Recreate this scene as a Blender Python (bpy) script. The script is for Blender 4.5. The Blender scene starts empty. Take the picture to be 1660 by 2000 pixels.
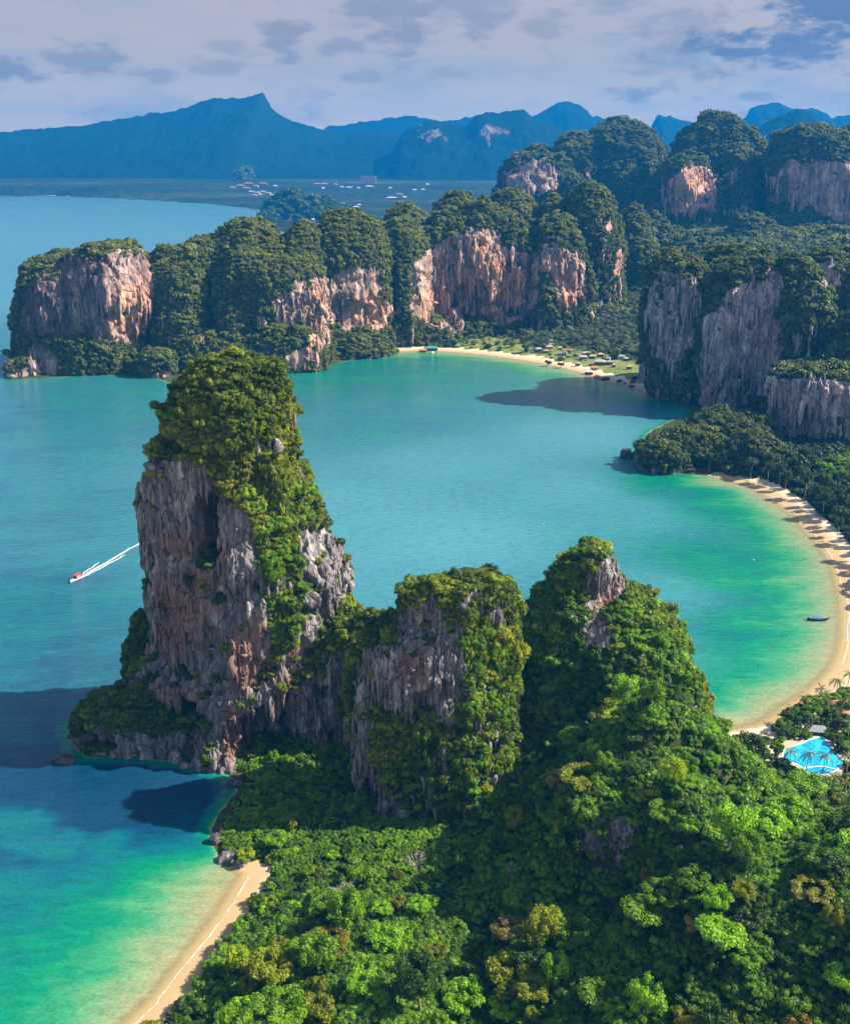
import bpy, math, numpy as np

# ------------------------------------------------------------------ scene, camera, sky, sun
S = bpy.context.scene
COL = S.collection
PITCH = math.radians(18.1)
FOCAL = 2144.0            # focal length in pixels of a 2000 px tall picture
CAM_H = 200.0
SUN_EL = math.radians(39.5)
SUN_AZ = (0.9985, 0.055)   # ground direction towards the sun

cam = bpy.data.cameras.new('camera'); cam_o = bpy.data.objects.new('camera', cam); COL.objects.link(cam_o)
cam_o.location = (0, 0, CAM_H); cam_o.rotation_euler = (math.pi/2 - PITCH, 0, 0)
cam.sensor_fit = 'VERTICAL'; cam.angle_y = 2*math.atan(1000/FOCAL)
cam.clip_start = 1.0; cam.clip_end = 60000
S.camera = cam_o

S.view_settings.view_transform = 'Standard'; S.view_settings.look = 'None'
S.view_settings.gamma = 1.0; S.view_settings.use_curve_mapping = False
S.view_settings.exposure = 1.25
S.render.engine = 'CYCLES'
S.cycles.use_denoising = True
S.cycles.max_bounces = 5; S.cycles.diffuse_bounces = 2; S.cycles.glossy_bounces = 2
S.cycles.transmission_bounces = 2; S.cycles.transparent_max_bounces = 6; S.cycles.volume_bounces = 0
S.cycles.sample_clamp_indirect = 3.0

sun = bpy.data.lights.new('sun', 'SUN'); sun.energy = 5.0; sun.angle = math.radians(0.53); sun.color = (1.0, 0.90, 0.74)
sun_o = bpy.data.objects.new('sun', sun); COL.objects.link(sun_o)
sdir = np.array([SUN_AZ[0]*math.cos(SUN_EL), SUN_AZ[1]*math.cos(SUN_EL), math.sin(SUN_EL)])
from mathutils import Vector
sun_o.rotation_euler = Vector(sdir).to_track_quat('Z', 'Y').to_euler(); sun_o.location = (300, 0, 600)

W = bpy.data.worlds.new('World'); S.world = W; W.use_nodes = True

class NT:
    """small helper to write node trees"""
    def __init__(s, nt): s.nt = nt; s.nt.nodes.clear()
    def n(s, t, **kw):
        nd = s.nt.nodes.new(t)
        ins = kw.pop('ins', {})
        for k, v in kw.items(): setattr(nd, k, v)
        for k, v in ins.items():
            sk = nd.inputs[k]
            if hasattr(v, 'bl_idname') and v.bl_idname.startswith('NodeSocket'): s.nt.links.new(v, sk)
            elif hasattr(v, 'is_output'): s.nt.links.new(v, sk)
            else: sk.default_value = v
        return nd
    def math(s, op, a, b=None, c=None, clamp=False):
        ins = {0: a}
        if b is not None: ins[1] = b
        if c is not None: ins[2] = c
        return s.n('ShaderNodeMath', operation=op, use_clamp=clamp, ins=ins).outputs[0]
    def vmath(s, op, a, b=None):
        ins = {0: a}
        if b is not None: ins[1] = b
        nd = s.n('ShaderNodeVectorMath', operation=op, ins=ins)
        return nd.outputs[1] if op in ('LENGTH', 'DOT_PRODUCT') else nd.outputs[0]
    def ramp(s, fac, stops, interp='LINEAR'):
        nd = s.n('ShaderNodeValToRGB', ins={0: fac}); r = nd.color_ramp; r.interpolation = interp
        while len(r.elements) < len(stops): r.elements.new(0.5)
        for e, (p, c) in zip(r.elements, stops):
            e.position = p; e.color = (c, c, c, 1) if not hasattr(c, '__len__') else tuple(c) + (1,)
        return nd.outputs[0]
    def mix(s, f, a, b, blend='MIX'):
        nd = s.n('ShaderNodeMix', data_type='RGBA', blend_type=blend)
        for k, v in ((0, f), (6, a), (7, b)):
            if hasattr(v, 'is_output'): s.nt.links.new(v, nd.inputs[k])
            else: nd.inputs[k].default_value = v if k == 0 else tuple(v) + (1,)
        return nd.outputs[2]
    def sstep(s, v, a, b):
        return s.n('ShaderNodeMapRange', interpolation_type='SMOOTHSTEP', ins={0: v, 1: a, 2: b, 3: 0.0, 4: 1.0}).outputs[0]
    def noise(s, vec, scale, detail=3, rough=.55, dist=0.0):
        return s.n('ShaderNodeTexNoise', ins={'Vector': vec, 'Scale': scale, 'Detail': detail, 'Roughness': rough, 'Distortion': dist}).outputs[0]
    def mapping(s, vec, scale, loc=(0, 0, 0)):
        return s.n('ShaderNodeMapping', ins={0: vec, 1: loc, 3: scale}).outputs[0]

def build_sky():
    t = NT(W.node_tree)
    sky = t.n('ShaderNodeTexSky', sky_type='NISHITA', sun_disc=False)
    sky.sun_elevation = SUN_EL; sky.sun_rotation = math.atan2(SUN_AZ[0], SUN_AZ[1])
    sky.air_density = 1.0; sky.dust_density = 1.5; sky.ozone_density = 1.5
    d = t.n('ShaderNodeTexCoord').outputs['Generated']
    xyz = t.n('ShaderNodeSeparateXYZ', ins={0: d})
    # thin high veil of cloud everywhere, uneven
    nv = t.noise(t.mapping(d, (3.2, 3.2, 13)), 1.6, 5, .6)
    veil = t.sstep(nv, 0.18, 0.55)
    el = xyz.outputs[2]
    veilcol = t.ramp(t.sstep(el, 0.0, 0.13), [(0, (1.12, 1.06, .88)), (.22, (.84, .82, .78)), (.5, (.56, .58, .66)), (1, (.48, .47, .62))])
    # broken grey cloud masses on the veil: soft shapes with ragged edges
    nz = t.noise(t.mapping(d, (16, 16, 34)), 1.0, 6, .62)
    nz2 = t.noise(t.mapping(d, (34, 34, 90), (3, 1, 2)), 1.0, 5, .6)
    def blob(az, elv, ra, re, soft=.62):
        # a cloud about one direction of the sky
        ca = (math.sin(az)*math.cos(elv), math.cos(az)*math.cos(elv), math.sin(elv))
        v = t.vmath('SUBTRACT', d, ca)
        v = t.vmath('MULTIPLY', v, (1/ra, 1/ra, 1/re))
        l = t.vmath('LENGTH', v)
        l = t.math('ADD', l, t.math('MULTIPLY', t.math('SUBTRACT', nz2, .5), 4.8))
        return t.math('SUBTRACT', 1.0, t.sstep(l, 1-soft, 1+soft))
    R = math.radians
    clouds = [(-19.5, 3.6, 1.6, .45, .85), (-16.2, 4.1, 1.4, .55, .7), (-12.9, 3.6, .9, .35, .55), (-10.0, 3.9, 1.3, .4, .5), (-6.6, 5.4, .9, .75, .75),
              (-4.0, 4.9, 1.0, .35, .6), (-1.2, 6.4, 1.9, 1.5, .8), (-2.8, 3.5, .9, .3, .45), (5.6, 5.7, 1.1, .6, .55), (1.4, 3.6, 1.0, .3, .35),
              (10.2, 2.6, 1.0, .35, .75), (12.3, 5.0, 2.2, 1.5, .6), (15.5, 2.5, .8, .2, .6), (-24, 4.6, 1.2, .6, .6), (2.5, 6.6, 1.6, .9, .7), (9, 6.9, 1.5, .6, .6)]
    m = None
    for az, e, ra, re, w in clouds:
        b = t.math('MULTIPLY', blob(R(az), R(e), R(ra), R(re)), w)
        m = b if m is None else t.math('MAXIMUM', m, b)
    # a general scatter of the same clouds round the rest of the sky
    gen = t.math('MULTIPLY', t.sstep(nz, .56, .72), .45)
    m = t.math('MAXIMUM', m, gen)
    veil = t.math('MULTIPLY', veil, t.ramp(el, [(.10, 1.0), (.4, .35)]))
    c = t.mix(veil, (.30, .42, .66), veilcol)
    c = t.mix(t.math('MULTIPLY', m, .9), c, (.20, .225, .36))
    # gap of deep blue behind the clouds at one side, and a bright cloud edge
    gap = t.math('MAXIMUM', blob(R(20.5), R(6.4), R(3.8), R(1.9), .6), t.math('MULTIPLY', blob(R(17.0), R(4.7), R(3.4), R(.75), .6), .9))
    c = t.mix(gap, c, (.07, .095, .30))
    br = blob(R(18.4), R(3.1), R(1.0), R(.35), .6)
    c = t.mix(t.math('MULTIPLY', br, .5), c, (.72, .66, .70))
    c10 = t.vmath('MULTIPLY', c, (5.4, 4.15, 2.95))
    full = t.mix(t.ramp(el, [(.10, .9), (.4, .3)]), sky.outputs[0], c10)
    bg = t.n('ShaderNodeBackground', ins={0: full, 1: 0.1})
    out = t.n('ShaderNodeOutputWorld', ins={0: bg.outputs[0]})
build_sky()

# ------------------------------------------------------------------ geometry helpers
def G(u, v, z=0.0):
    """ground point (x, y) at height z seen at full-size photo pixel (u, v)"""
    a = (u-830)/FOCAL; b = -(v-1000)/FOCAL
    dx, dy, dz = a, math.cos(PITCH)+b*math.sin(PITCH), -math.sin(PITCH)+b*math.cos(PITCH)
    k = (z-CAM_H)/dz
    return np.array([dx*k, dy*k])
def onY(u, v, Y):
    a = (u-830)/FOCAL; b = -(v-1000)/FOCAL
    dy, dz = math.cos(PITCH)+b*math.sin(PITCH), -math.sin(PITCH)+b*math.cos(PITCH)
    k = Y/dy
    return a*k, CAM_H+dz*k
def proj(p):
    x, y, z = p[:, 0], p[:, 1], p[:, 2]-CAM_H
    d = y*math.cos(PITCH)-z*math.sin(PITCH); h = y*math.sin(PITCH)+z*math.cos(PITCH)
    return np.stack([830+FOCAL*x/d, 1000-FOCAL*h/d], 1)

def _hash(ix, iy, iz, seed):
    with np.errstate(over='ignore'):
        h = ix.astype(np.uint32)*np.uint32(374761393)+iy.astype(np.uint32)*np.uint32(668265263)+iz.astype(np.uint32)*np.uint32(2246822519)+np.uint32((seed*3266489917) & 0xffffffff)
        h = (h ^ (h >> np.uint32(13)))*np.uint32(1274126177)
        h = (h ^ (h >> np.uint32(16)))*np.uint32(2654435761)
        h ^= h >> np.uint32(15)
    return h.astype(np.float64)/4294967295.0
def vnoise(p, seed=0):
    f = np.floor(p); i = f.astype(np.int64); w = p-f; w = w*w*w*(w*(w*6-15)+10)
    r = 0
    for a in (0, 1):
        wa = w[:, 0] if a else 1-w[:, 0]
        for b in (0, 1):
            wb = w[:, 1] if b else 1-w[:, 1]
            for c in (0, 1):
                wc = w[:, 2] if c else 1-w[:, 2]
                r = r+wa*wb*wc*_hash(i[:, 0]+a, i[:, 1]+b, i[:, 2]+c, seed)
    return r
def fbm(p, octv=4, seed=0, gain=.5):
    r = 0; a = 1; t = 0; q = np.array(p, float)
    for k in range(octv):
        r = r+a*vnoise(q, seed+k*17); t += a; a *= gain; q = q*2.03+11.3
    return r/t                                   # 0..1
def ridged(p, octv=3, seed=0):
    r = 0; a = 1; t = 0; q = np.array(p, float)
    for k in range(octv):
        r = r+a*(1-np.abs(2*vnoise(q, seed+k*31)-1)); t += a; a *= .5; q = q*2.07+5.1
    return r/t
def sm(x, a, b):
    t = np.clip((x-a)/(b-a), 0, 1); return t*t*(3-2*t)
def inpoly(px, py, poly):
    poly = np.asarray(poly, float); r = np.zeros(len(px), bool); j = len(poly)-1
    for i in range(len(poly)):
        xi, yi = poly[i]; xj, yj = poly[j]
        c = ((yi > py) != (yj > py)) & (px < (xj-xi)*(py-yi)/((yj-yi) if yj != yi else 1e-9)+xi)
        r ^= c; j = i
    return r
def segdist(x, y, line, closed=False):
    line = np.asarray(line, float); d = np.full(len(x), 1e12)
    n = len(line) if closed else len(line)-1
    for i in range(n):
        a = line[i]; b = line[(i+1) % len(line)]; e = b-a; L = e@e+1e-9
        t = np.clip(((x-a[0])*e[0]+(y-a[1])*e[1])/L, 0, 1)
        d = np.minimum(d, (x-a[0]-t*e[0])**2+(y-a[1]-t*e[1])**2)
    return np.sqrt(d)
def smooth_line(pts, n=6):
    """Catmull-Rom through points"""
    p = np.asarray(pts, float); q = np.vstack([2*p[0]-p[1], p, 2*p[-1]-p[-2]]); o = []
    for i in range(1, len(q)-2):
        for k in range(n):
            t = k/n
            o.append(.5*((2*q[i])+(-q[i-1]+q[i+1])*t+(2*q[i-1]-5*q[i]+4*q[i+1]-q[i+2])*t*t+(-q[i-1]+3*q[i]-3*q[i+1]+q[i+2])*t**3))
    o.append(p[-1]); return np.array(o)

def mesh_np(name, V, F, smooth=True, attrs=None, mat_idx=None):
    """mesh from arrays; F: (n,3) or (n,4) int array, or a list of such arrays"""
    me = bpy.data.meshes.new(name); V = np.ascontiguousarray(V, np.float32)
    Fs = F if isinstance(F, list) else [F]
    Fs = [np.asarray(f, np.int32) for f in Fs if len(f)]
    me.vertices.add(len(V)); me.vertices.foreach_set('co', V.ravel())
    loops = np.concatenate([f.ravel() for f in Fs]); tot = np.concatenate([np.full(len(f), f.shape[1], np.int32) for f in Fs])
    me.loops.add(len(loops)); me.loops.foreach_set('vertex_index', loops)
    me.polygons.add(len(tot)); st = np.zeros(len(tot), np.int32); st[1:] = np.cumsum(tot)[:-1]
    me.polygons.foreach_set('loop_start', st)
    if mat_idx is not None: me.polygons.foreach_set('material_index', np.asarray(mat_idx, np.int32))
    me.update(calc_edges=True)
    me.polygons.foreach_set('use_smooth', np.full(len(tot), bool(smooth)))
    for k, a in (attrs or {}).items():
        a = np.ascontiguousarray(a, np.float32)
        if a.ndim == 1: at = me.attributes.new(k, 'FLOAT', 'POINT'); at.data.foreach_set('value', a)
        else: at = me.attributes.new(k, 'FLOAT_VECTOR', 'POINT'); at.data.foreach_set('vector', a.ravel())
    me.validate(); return me
def link(name, me, mats=None, parent=None, loc=None):
    o = bpy.data.objects.new(name, me); COL.objects.link(o)
    if mats is not None and me is not None and not me.materials:
        for m in (mats if isinstance(mats, (list, tuple)) else [mats]): me.materials.append(m)
    if loc is not None: o.location = loc
    if parent is not None: o.parent = parent
    return o
def tag(o, label=None, cat=None, group=None, kind=None):
    for k, v in (('label', label), ('category', cat), ('group', group), ('kind', kind)):
        if v: o[k] = v
    return o
def thing(name, loc, label, cat, group=None, rotz=0.0):
    o = bpy.data.objects.new(name, None); COL.objects.link(o); o.location = loc; o.rotation_euler = (0, 0, rotz)
    return tag(o, label, cat, group)

class MB:
    """collects primitive shapes into one mesh"""
    def __init__(s): s.V = []; s.F = []; s.n = 0
    def add(s, V, F):
        s.V.append(np.asarray(V, float)); s.F += [tuple(int(i)+s.n for i in f) for f in F]; s.n += len(V)
    def box(s, c, d, rz=0.0):
        x, y, z = (k/2 for k in d); v = np.array([(a*x, b*y, e*z) for e in (-1, 1) for a, b in ((-1, -1), (1, -1), (1, 1), (-1, 1))])
        cr, sr = math.cos(rz), math.sin(rz); v[:, :2] = v[:, :2]@np.array([[cr, sr], [-sr, cr]])
        s.add(v+np.array(c), [(3, 2, 1, 0), (4, 5, 6, 7), (0, 1, 5, 4), (1, 2, 6, 5), (2, 3, 7, 6), (3, 0, 4, 7)])
    def tube(s, path, rad, n=7, cap=True):
        P = np.asarray(path, float); rad = np.broadcast_to(np.asarray(rad, float), (len(P),)); V = []; F = []
        for i, p in enumerate(P):
            t = P[min(i+1, len(P)-1)]-P[max(i-1, 0)]; t = t/(np.linalg.norm(t)+1e-9)
            a = np.cross(t, (0, 0, 1.0) if abs(t[2]) < .9 else (1.0, 0, 0)); a /= np.linalg.norm(a); b = np.cross(t, a)
            for k in range(n):
                w = 2*math.pi*k/n; V.append(p+rad[i]*(a*math.cos(w)+b*math.sin(w)))
        for i in range(len(P)-1):
            for k in range(n): F.append((i*n+k, i*n+(k+1) % n, (i+1)*n+(k+1) % n, (i+1)*n+k))
        if cap: F.append(tuple(range(n))[::-1]); F.append(tuple((len(P)-1)*n+k for k in range(n)))
        s.add(V, F)
    def mesh(s, name, smooth=False):
        me = bpy.data.meshes.new(name); me.from_pydata([tuple(v) for v in np.vstack(s.V)], [], s.F); me.update()
        if smooth: me.polygons.foreach_set('use_smooth', np.full(len(me.polygons), True))
        return me
    def obj(s, name, mat, parent=None, smooth=False, loc=None): return link(name, s.mesh(name, smooth), mat, parent, loc)
# ------------------------------------------------------------------ materials
def new_mat(name):
    m = bpy.data.materials.new(name); m.use_nodes = True; return m, NT(m.node_tree)
def finish(t, shader, disp=None):
    o = t.n('ShaderNodeOutputMaterial'); t.nt.links.new(shader, o.inputs[0])
def pbsdf(t, col, rough=.8, spec=.3, normal=None, **kw):
    ins = {'Roughness': rough, 'Specular IOR Level': spec}
    ins['Base Color'] = col if hasattr(col, 'is_output') else tuple(col)+(1,)
    if normal is not None: ins['Normal'] = normal
    ins.update(kw)
    return t.n('ShaderNodeBsdfPrincipled', ins=ins).outputs[0]
def attr(t, name, typ='GEOMETRY', out=2):
    return t.n('ShaderNodeAttribute', attribute_name=name, attribute_type=typ).outputs[out]
def simple(name, col, rough=.7, var=.15, scale=1.5, spec=.3):
    m, t = new_mat(name)
    c = t.n('ShaderNodeTexCoord').outputs['Object']
    n = t.noise(c, scale, 4, .6)
    cc = t.mix(n, tuple(k*(1-var) for k in col), tuple(min(1, k*(1+var)) for k in col))
    finish(t, pbsdf(t, cc, rough, spec)); return m

def leaf_mat(name, source):
    """foliage: colour per plant (from its object colour or the attribute of its instance), leaves let some light through"""
    m, t = new_mat(name)
    col = attr(t, 'tcol', 'INSTANCER', 1) if source == 'inst' else t.n('ShaderNodeObjectInfo').outputs['Color']
    pos = t.n('ShaderNodeNewGeometry').outputs['Position']
    n = t.noise(pos, .55, 3, .6)
    var = t.ramp(n, [(.28, (.62, .72, .7)), (.5, (1.0, 1.0, .95)), (.72, (1.5, 1.35, 1.0))])
    c = t.mix(1.0, col, var, 'MULTIPLY')
    d = pbsdf(t, c, .5, .35)
    tr = t.n('ShaderNodeBsdfTranslucent', ins={0: t.mix(1.0, c, (1.25, 1.2, .6), 'MULTIPLY')}).outputs[0]
    finish(t, t.n('ShaderNodeMixShader', ins={0: .36, 1: d, 2: tr}).outputs[0]); return m
LEAF_I = leaf_mat('leaves_wild', 'inst'); LEAF_O = leaf_mat('leaves_tree', 'obj')

def bark_mat(name, a, b):
    m, t = new_mat(name)
    c = t.mapping(t.n('ShaderNodeTexCoord').outputs['Object'], (3, 3, .6))
    n = t.noise(c, 1.2, 4, .6); finish(t, pbsdf(t, t.mix(n, a, b), .85, .2)); return m
BARK = bark_mat('bark', (.09, .07, .05), (.24, .2, .16))
PALEBARK = bark_mat('pale_bark', (.24, .2, .17), (.5, .44, .38))

def rock_mat(name, dark, mid, pale, warm, scale=1.0):
    m, t = new_mat(name)
    p = t.n('ShaderNodeTexCoord').outputs['Object']
    s1 = t.noise(t.mapping(p, (.34*scale, .34*scale, .030*scale)), 1.0, 6, .66, .5)      # drip streaks
    s2 = t.noise(t.mapping(p, (1.05*scale, 1.05*scale, .075*scale)), 1.0, 4, .62, .3)    # fine streaks
    bl = t.noise(p, .055*scale, 5, .6, .3)                                               # broad patches
    fi = t.noise(t.mapping(p, (1, 1, .6)), 1.1*scale, 5, .7)
    w = attr(t, 'warm'); vg = attr(t, 'veg'); gy = attr(t, 'grey')
    f = t.math('ADD', t.math('MULTIPLY', s1, .62), t.math('MULTIPLY', s2, .38))
    c = t.ramp(f, [(.30, dark), (.44, tuple(.5*(a+b) for a, b in zip(dark, mid))), (.53, mid), (.64, pale), (.75, tuple(min(1, 1.2*k) for k in pale))])
    c = t.mix(t.math('MULTIPLY', t.sstep(bl, .44, .62), .55), c, t.mix(.5, c, mid))
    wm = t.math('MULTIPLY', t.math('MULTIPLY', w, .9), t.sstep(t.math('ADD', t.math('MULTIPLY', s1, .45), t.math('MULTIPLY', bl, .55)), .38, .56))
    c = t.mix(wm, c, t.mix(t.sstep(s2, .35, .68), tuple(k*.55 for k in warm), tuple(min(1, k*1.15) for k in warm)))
    c = t.mix(1.0, c, t.ramp(fi, [(.25, .55), (.5, 1.0), (.8, 1.22)]), 'MULTIPLY')
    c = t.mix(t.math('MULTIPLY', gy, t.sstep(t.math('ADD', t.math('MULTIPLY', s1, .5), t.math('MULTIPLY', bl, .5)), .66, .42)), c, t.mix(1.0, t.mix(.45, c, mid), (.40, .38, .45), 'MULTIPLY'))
    vo = t.n('ShaderNodeTexVoronoi', feature='DISTANCE_TO_EDGE', ins={'Vector': t.n('ShaderNodeVectorMath', operation='ADD', ins={0: t.mapping(p, (.20*scale, .20*scale, .085*scale)), 1: t.vmath('MULTIPLY', t.n('ShaderNodeTexNoise', ins={'Vector': p, 'Scale': .22*scale, 'Detail': 3}).outputs[1], (.9, .9, .9))}).outputs[0], 'Scale': 1.0}).outputs[0]
    crack = t.sstep(vo, 0.0, .07)
    c = t.mix(1.0, c, t.ramp(crack, [(0, .66), (1, 1.0)]), 'MULTIPLY')
    gr = t.mix(fi, (.012, .022, .008), (.06, .075, .03))
    c = t.mix(t.math('MULTIPLY', t.sstep(vg, .15, .75), .9), c, gr)
    h = t.math('ADD', t.math('ADD', t.math('MULTIPLY', s2, .6), t.math('MULTIPLY', fi, .6)), t.math('MULTIPLY', crack, .5))
    nb = t.n('ShaderNodeBump', ins={'Strength': .8, 'Distance': 1.3/scale, 'Height': h}).outputs[0]
    finish(t, pbsdf(t, c, .88, .18, nb)); return m
ROCK_NEAR = rock_mat('limestone', (.055, .050, .055), (.24, .215, .22), (.56, .51, .48), (.33, .175, .125), .8)
ROCK_DARK = rock_mat('dark_sea_rock', (.03, .028, .03), (.10, .09, .09), (.22, .20, .19), (.2, .1, .07), 1.2)
ROCK_MAUVE = rock_mat('mauve_limestone', (.10, .08, .088), (.43, .335, .345), (.78, .64, .62), (.60, .33, .26), .5)
ROCK_FAR = rock_mat('pale_limestone', (.10, .075, .07), (.40, .28, .25), (.74, .54, .46), (.74, .40, .25), .36)

def ground_mat():
    m, t = new_mat('forest_floor')
    p = t.n('ShaderNodeTexCoord').outputs['Object']
    n = t.noise(p, .12, 5, .6); f = t.noise(p, .9, 4, .6)
    c = t.ramp(n, [(.3, (.022, .03, .010)), (.55, (.045, .06, .018)), (.75, (.09, .085, .04))])
    g = attr(t, 'lawn')
    lawn = t.ramp(t.math('ADD', t.math('MULTIPLY', n, .6), t.math('MULTIPLY', f, .4)), [(.35, (.07, .12, .025)), (.52, (.17, .21, .05)), (.68, (.30, .25, .11))])
    c = t.mix(g, c, lawn)
    finish(t, pbsdf(t, c, .95, .1)); return m
GROUND = ground_mat()

def plain_mat():
    m, t = new_mat('wooded_plain')
    p = t.n('ShaderNodeTexCoord').outputs['Object']
    n = t.noise(t.mapping(p, (.0011, .0026, .001)), 1.0, 5, .6); f = t.noise(p, .02, 4, .75)
    c = t.ramp(n, [(.35, (.016, .028, .014)), (.55, (.032, .05, .022)), (.66, (.06, .075, .035)), (.72, (.12, .12, .07))])
    c = t.mix(1.0, c, t.ramp(f, [(.3, .35), (.5, .9), (.7, 1.6)]), 'MULTIPLY')
    nb = t.n('ShaderNodeBump', ins={'Strength': 1.0, 'Distance': 14.0, 'Height': f}).outputs[0]
    finish(t, pbsdf(t, c, .95, .05, nb)); return m
PLAIN = plain_mat()

def mountain_mat():
    m, t = new_mat('forested_mountain')
    p = t.n('ShaderNodeTexCoord').outputs['Object']
    f = t.noise(p, .028, 5, .75); n = t.noise(p, .003, 4, .6)
    c = t.mix(n, (.003, .014, .010), (.012, .032, .020))
    rk = attr(t, 'warm')
    s = t.noise(t.mapping(p, (.02, .02, .006)), 1.0, 4, .6)
    c = t.mix(rk, c, t.ramp(s, [(.35, (.06, .045, .04)), (.5, (.16, .10, .095)), (.65, (.30, .205, .185))]))
    nb = t.n('ShaderNodeBump', ins={'Strength': 1.0, 'Distance': 22.0, 'Height': f}).outputs[0]
    finish(t, pbsdf(t, c, .95, .05, nb)); return m
MOUNTAIN = mountain_mat()

def sand_mat():
    m, t = new_mat('sand')
    p = t.n('ShaderNodeTexCoord').outputs['Object']
    n = t.noise(p, .25, 4, .6); f = t.noise(p, 2.5, 3, .7); w = attr(t, 'wet')
    dry = t.mix(n, (.57, .455, .31), (.71, .59, .43))
    dry = t.mix(t.math('MULTIPLY', t.sstep(t.noise(p, .9, 4, .7), .58, .72), .5), dry, (.34, .25, .16))
    c = t.mix(w, dry, t.mix(n, (.42, .28, .14), (.50, .36, .20)))
    nb = t.n('ShaderNodeBump', ins={'Strength': .5, 'Distance': .35, 'Height': f}).outputs[0]
    finish(t, pbsdf(t, c, .9, .15, nb)); return m
SAND = sand_mat()

def water_mat():
    m, t = new_mat('sea_water')
    p = t.n('ShaderNodeTexCoord').outputs['Object']
    dep = attr(t, 'depth'); mu = attr(t, 'murk')
    pn = t.noise(t.mapping(p, (.012, .030, .02)), 1.0, 5, .62, .4)
    pf = t.noise(t.mapping(p, (.05, .09, .05)), 1.0, 4, .6)
    dd = t.math('MULTIPLY', dep, t.math('ADD', .55, t.math('MULTIPLY', t.sstep(t.math('ADD', t.math('MULTIPLY', pn, .65), t.math('MULTIPLY', pf, .35)), .34, .66), .95)))
    lv = t.math('DIVIDE', t.math('LOGARITHM', t.math('ADD', dd, 1.0), 2.0), 5.0)      # 0..1 for 0..31 m
    def L(x): return math.log2(x+1)/5
    c = t.ramp(lv, [(L(0), (.50, .37, .20)), (L(.3), (.38, .38, .20)), (L(.75), (.235, .39, .20)), (L(1.5), (.06, .35, .165)), (L(2.6), (.004, .27, .145)),
                    (L(4.6), (.003, .205, .165)), (L(7.5), (.005, .165, .19)), (L(12), (.004, .135, .195)), (L(19), (.003, .070, .145)), (L(28), (.004, .05, .125))])
    c = t.mix(1.0, c, (.70, .70, .70), 'MULTIPLY')
    c = t.mix(mu, c, (.078, .26, .325))
    w1 = t.noise(t.mapping(p, (.16, .42, .3), (0, 0, 0)), 1.0, 4, .6, .3)
    w2 = t.noise(t.mapping(p, (.75, 1.5, 1)), 1.0, 3, .6)
    wp = t.noise(p, .006, 3, .5)
    h = t.math('ADD', t.math('MULTIPLY', w1, .9), t.math('MULTIPLY', w2, .4))
    c = t.mix(1.0, c, t.ramp(t.math('ADD', t.math('MULTIPLY', w1, .5), t.math('MULTIPLY', w2, .5)), [(.30, .66), (.5, 1.0), (.70, 1.30)]), 'MULTIPLY')
    nb = t.n('ShaderNodeBump', ins={'Strength': t.ramp(wp, [(.35, .3), (.65, .8)]), 'Distance': 1.2, 'Height': h}).outputs[0]
    b = pbsdf(t, c, .12, .34, nb, IOR=1.33)
    tr = t.n('ShaderNodeBsdfTransparent', ins={0: (.93, .97, .92, 1)}).outputs[0]
    finish(t, t.n('ShaderNodeMixShader', ins={0: t.sstep(dep, .0, .38), 1: tr, 2: b}).outputs[0]); return m
WATER = water_mat()

def foam_mat():
    m, t = new_mat('foam')
    p = t.n('ShaderNodeTexCoord').outputs['Object']
    n = t.noise(p, .55, 5, .7); e = attr(t, 'edge')
    a = t.math('MULTIPLY', t.sstep(t.math('ADD', n, t.math('MULTIPLY', t.math('SUBTRACT', e, .5), .75)), .60, .92), .6)
    d = pbsdf(t, (.86, .84, .82), .7, .2)
    finish(t, t.n('ShaderNodeMixShader', ins={0: a, 1: t.n('ShaderNodeBsdfTransparent').outputs[0], 2: d}).outputs[0]); return m
FOAM = foam_mat()
ROOF_PALE = simple('pale_sheet_roof', (.40, .36, .34), .6, .12)
ROOF_RED = simple('red_tile_roof', (.50, .17, .085), .8, .25, .6)
ROOF_GREY = simple('grey_roof', (.26, .26, .28), .7, .15)
ROOF_GREEN = simple('green_roof', (.05, .26, .20), .6, .15)
ROOF_TERRA = simple('terracotta_tile_roof', (.52, .20, .09), .8, .22, 2.5)
WALL_W = simple('white_render_wall', (.56, .52, .49), .8, .06)
WALL_P = simple('pink_render_wall', (.72, .50, .42), .8, .1)
WALL_WOOD = simple('timber_wall', (.20, .13, .08), .8, .25)
DARK_GLASS = simple('dark_window', (.03, .035, .045), .2, .2, .5, .5)
PAVING = simple('pale_paving', (.42, .34, .25), .8, .15, .7)
POOL_TILE = simple('white_pool_rim', (.76, .74, .70), .6, .08)
HULL_WHITE = simple('white_hull_paint', (.80, .80, .79), .35, .05)
HULL_RED = simple('red_boat_paint', (.60, .05, .04), .4, .1)
HULL_BLUE = simple('dark_blue_boat_paint', (.03, .05, .12), .5, .2)
CANOPY_BLUE = simple('blue_canopy_cloth', (.08, .14, .38), .7, .15)
DARKMETAL = simple('dark_metal', (.06, .06, .065), .45, .15)
BRIGHT_CLOTH = simple('orange_cloth', (.70, .22, .04), .7, .1)
def pool_mat():
    m, t = new_mat('pool_water')
    p = t.n('ShaderNodeTexCoord').outputs['Object']
    n = t.noise(p, .35, 3, .5); w = t.noise(p, 1.3, 3, .6)
    c = t.mix(t.sstep(n, .35, .65), (.0, .25, .52), (.02, .42, .66))
    nb = t.n('ShaderNodeBump', ins={'Strength': .15, 'Distance': .2, 'Height': w}).outputs[0]
    finish(t, pbsdf(t, c, .06, .5, nb)); return m
POOL = pool_mat()
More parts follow.
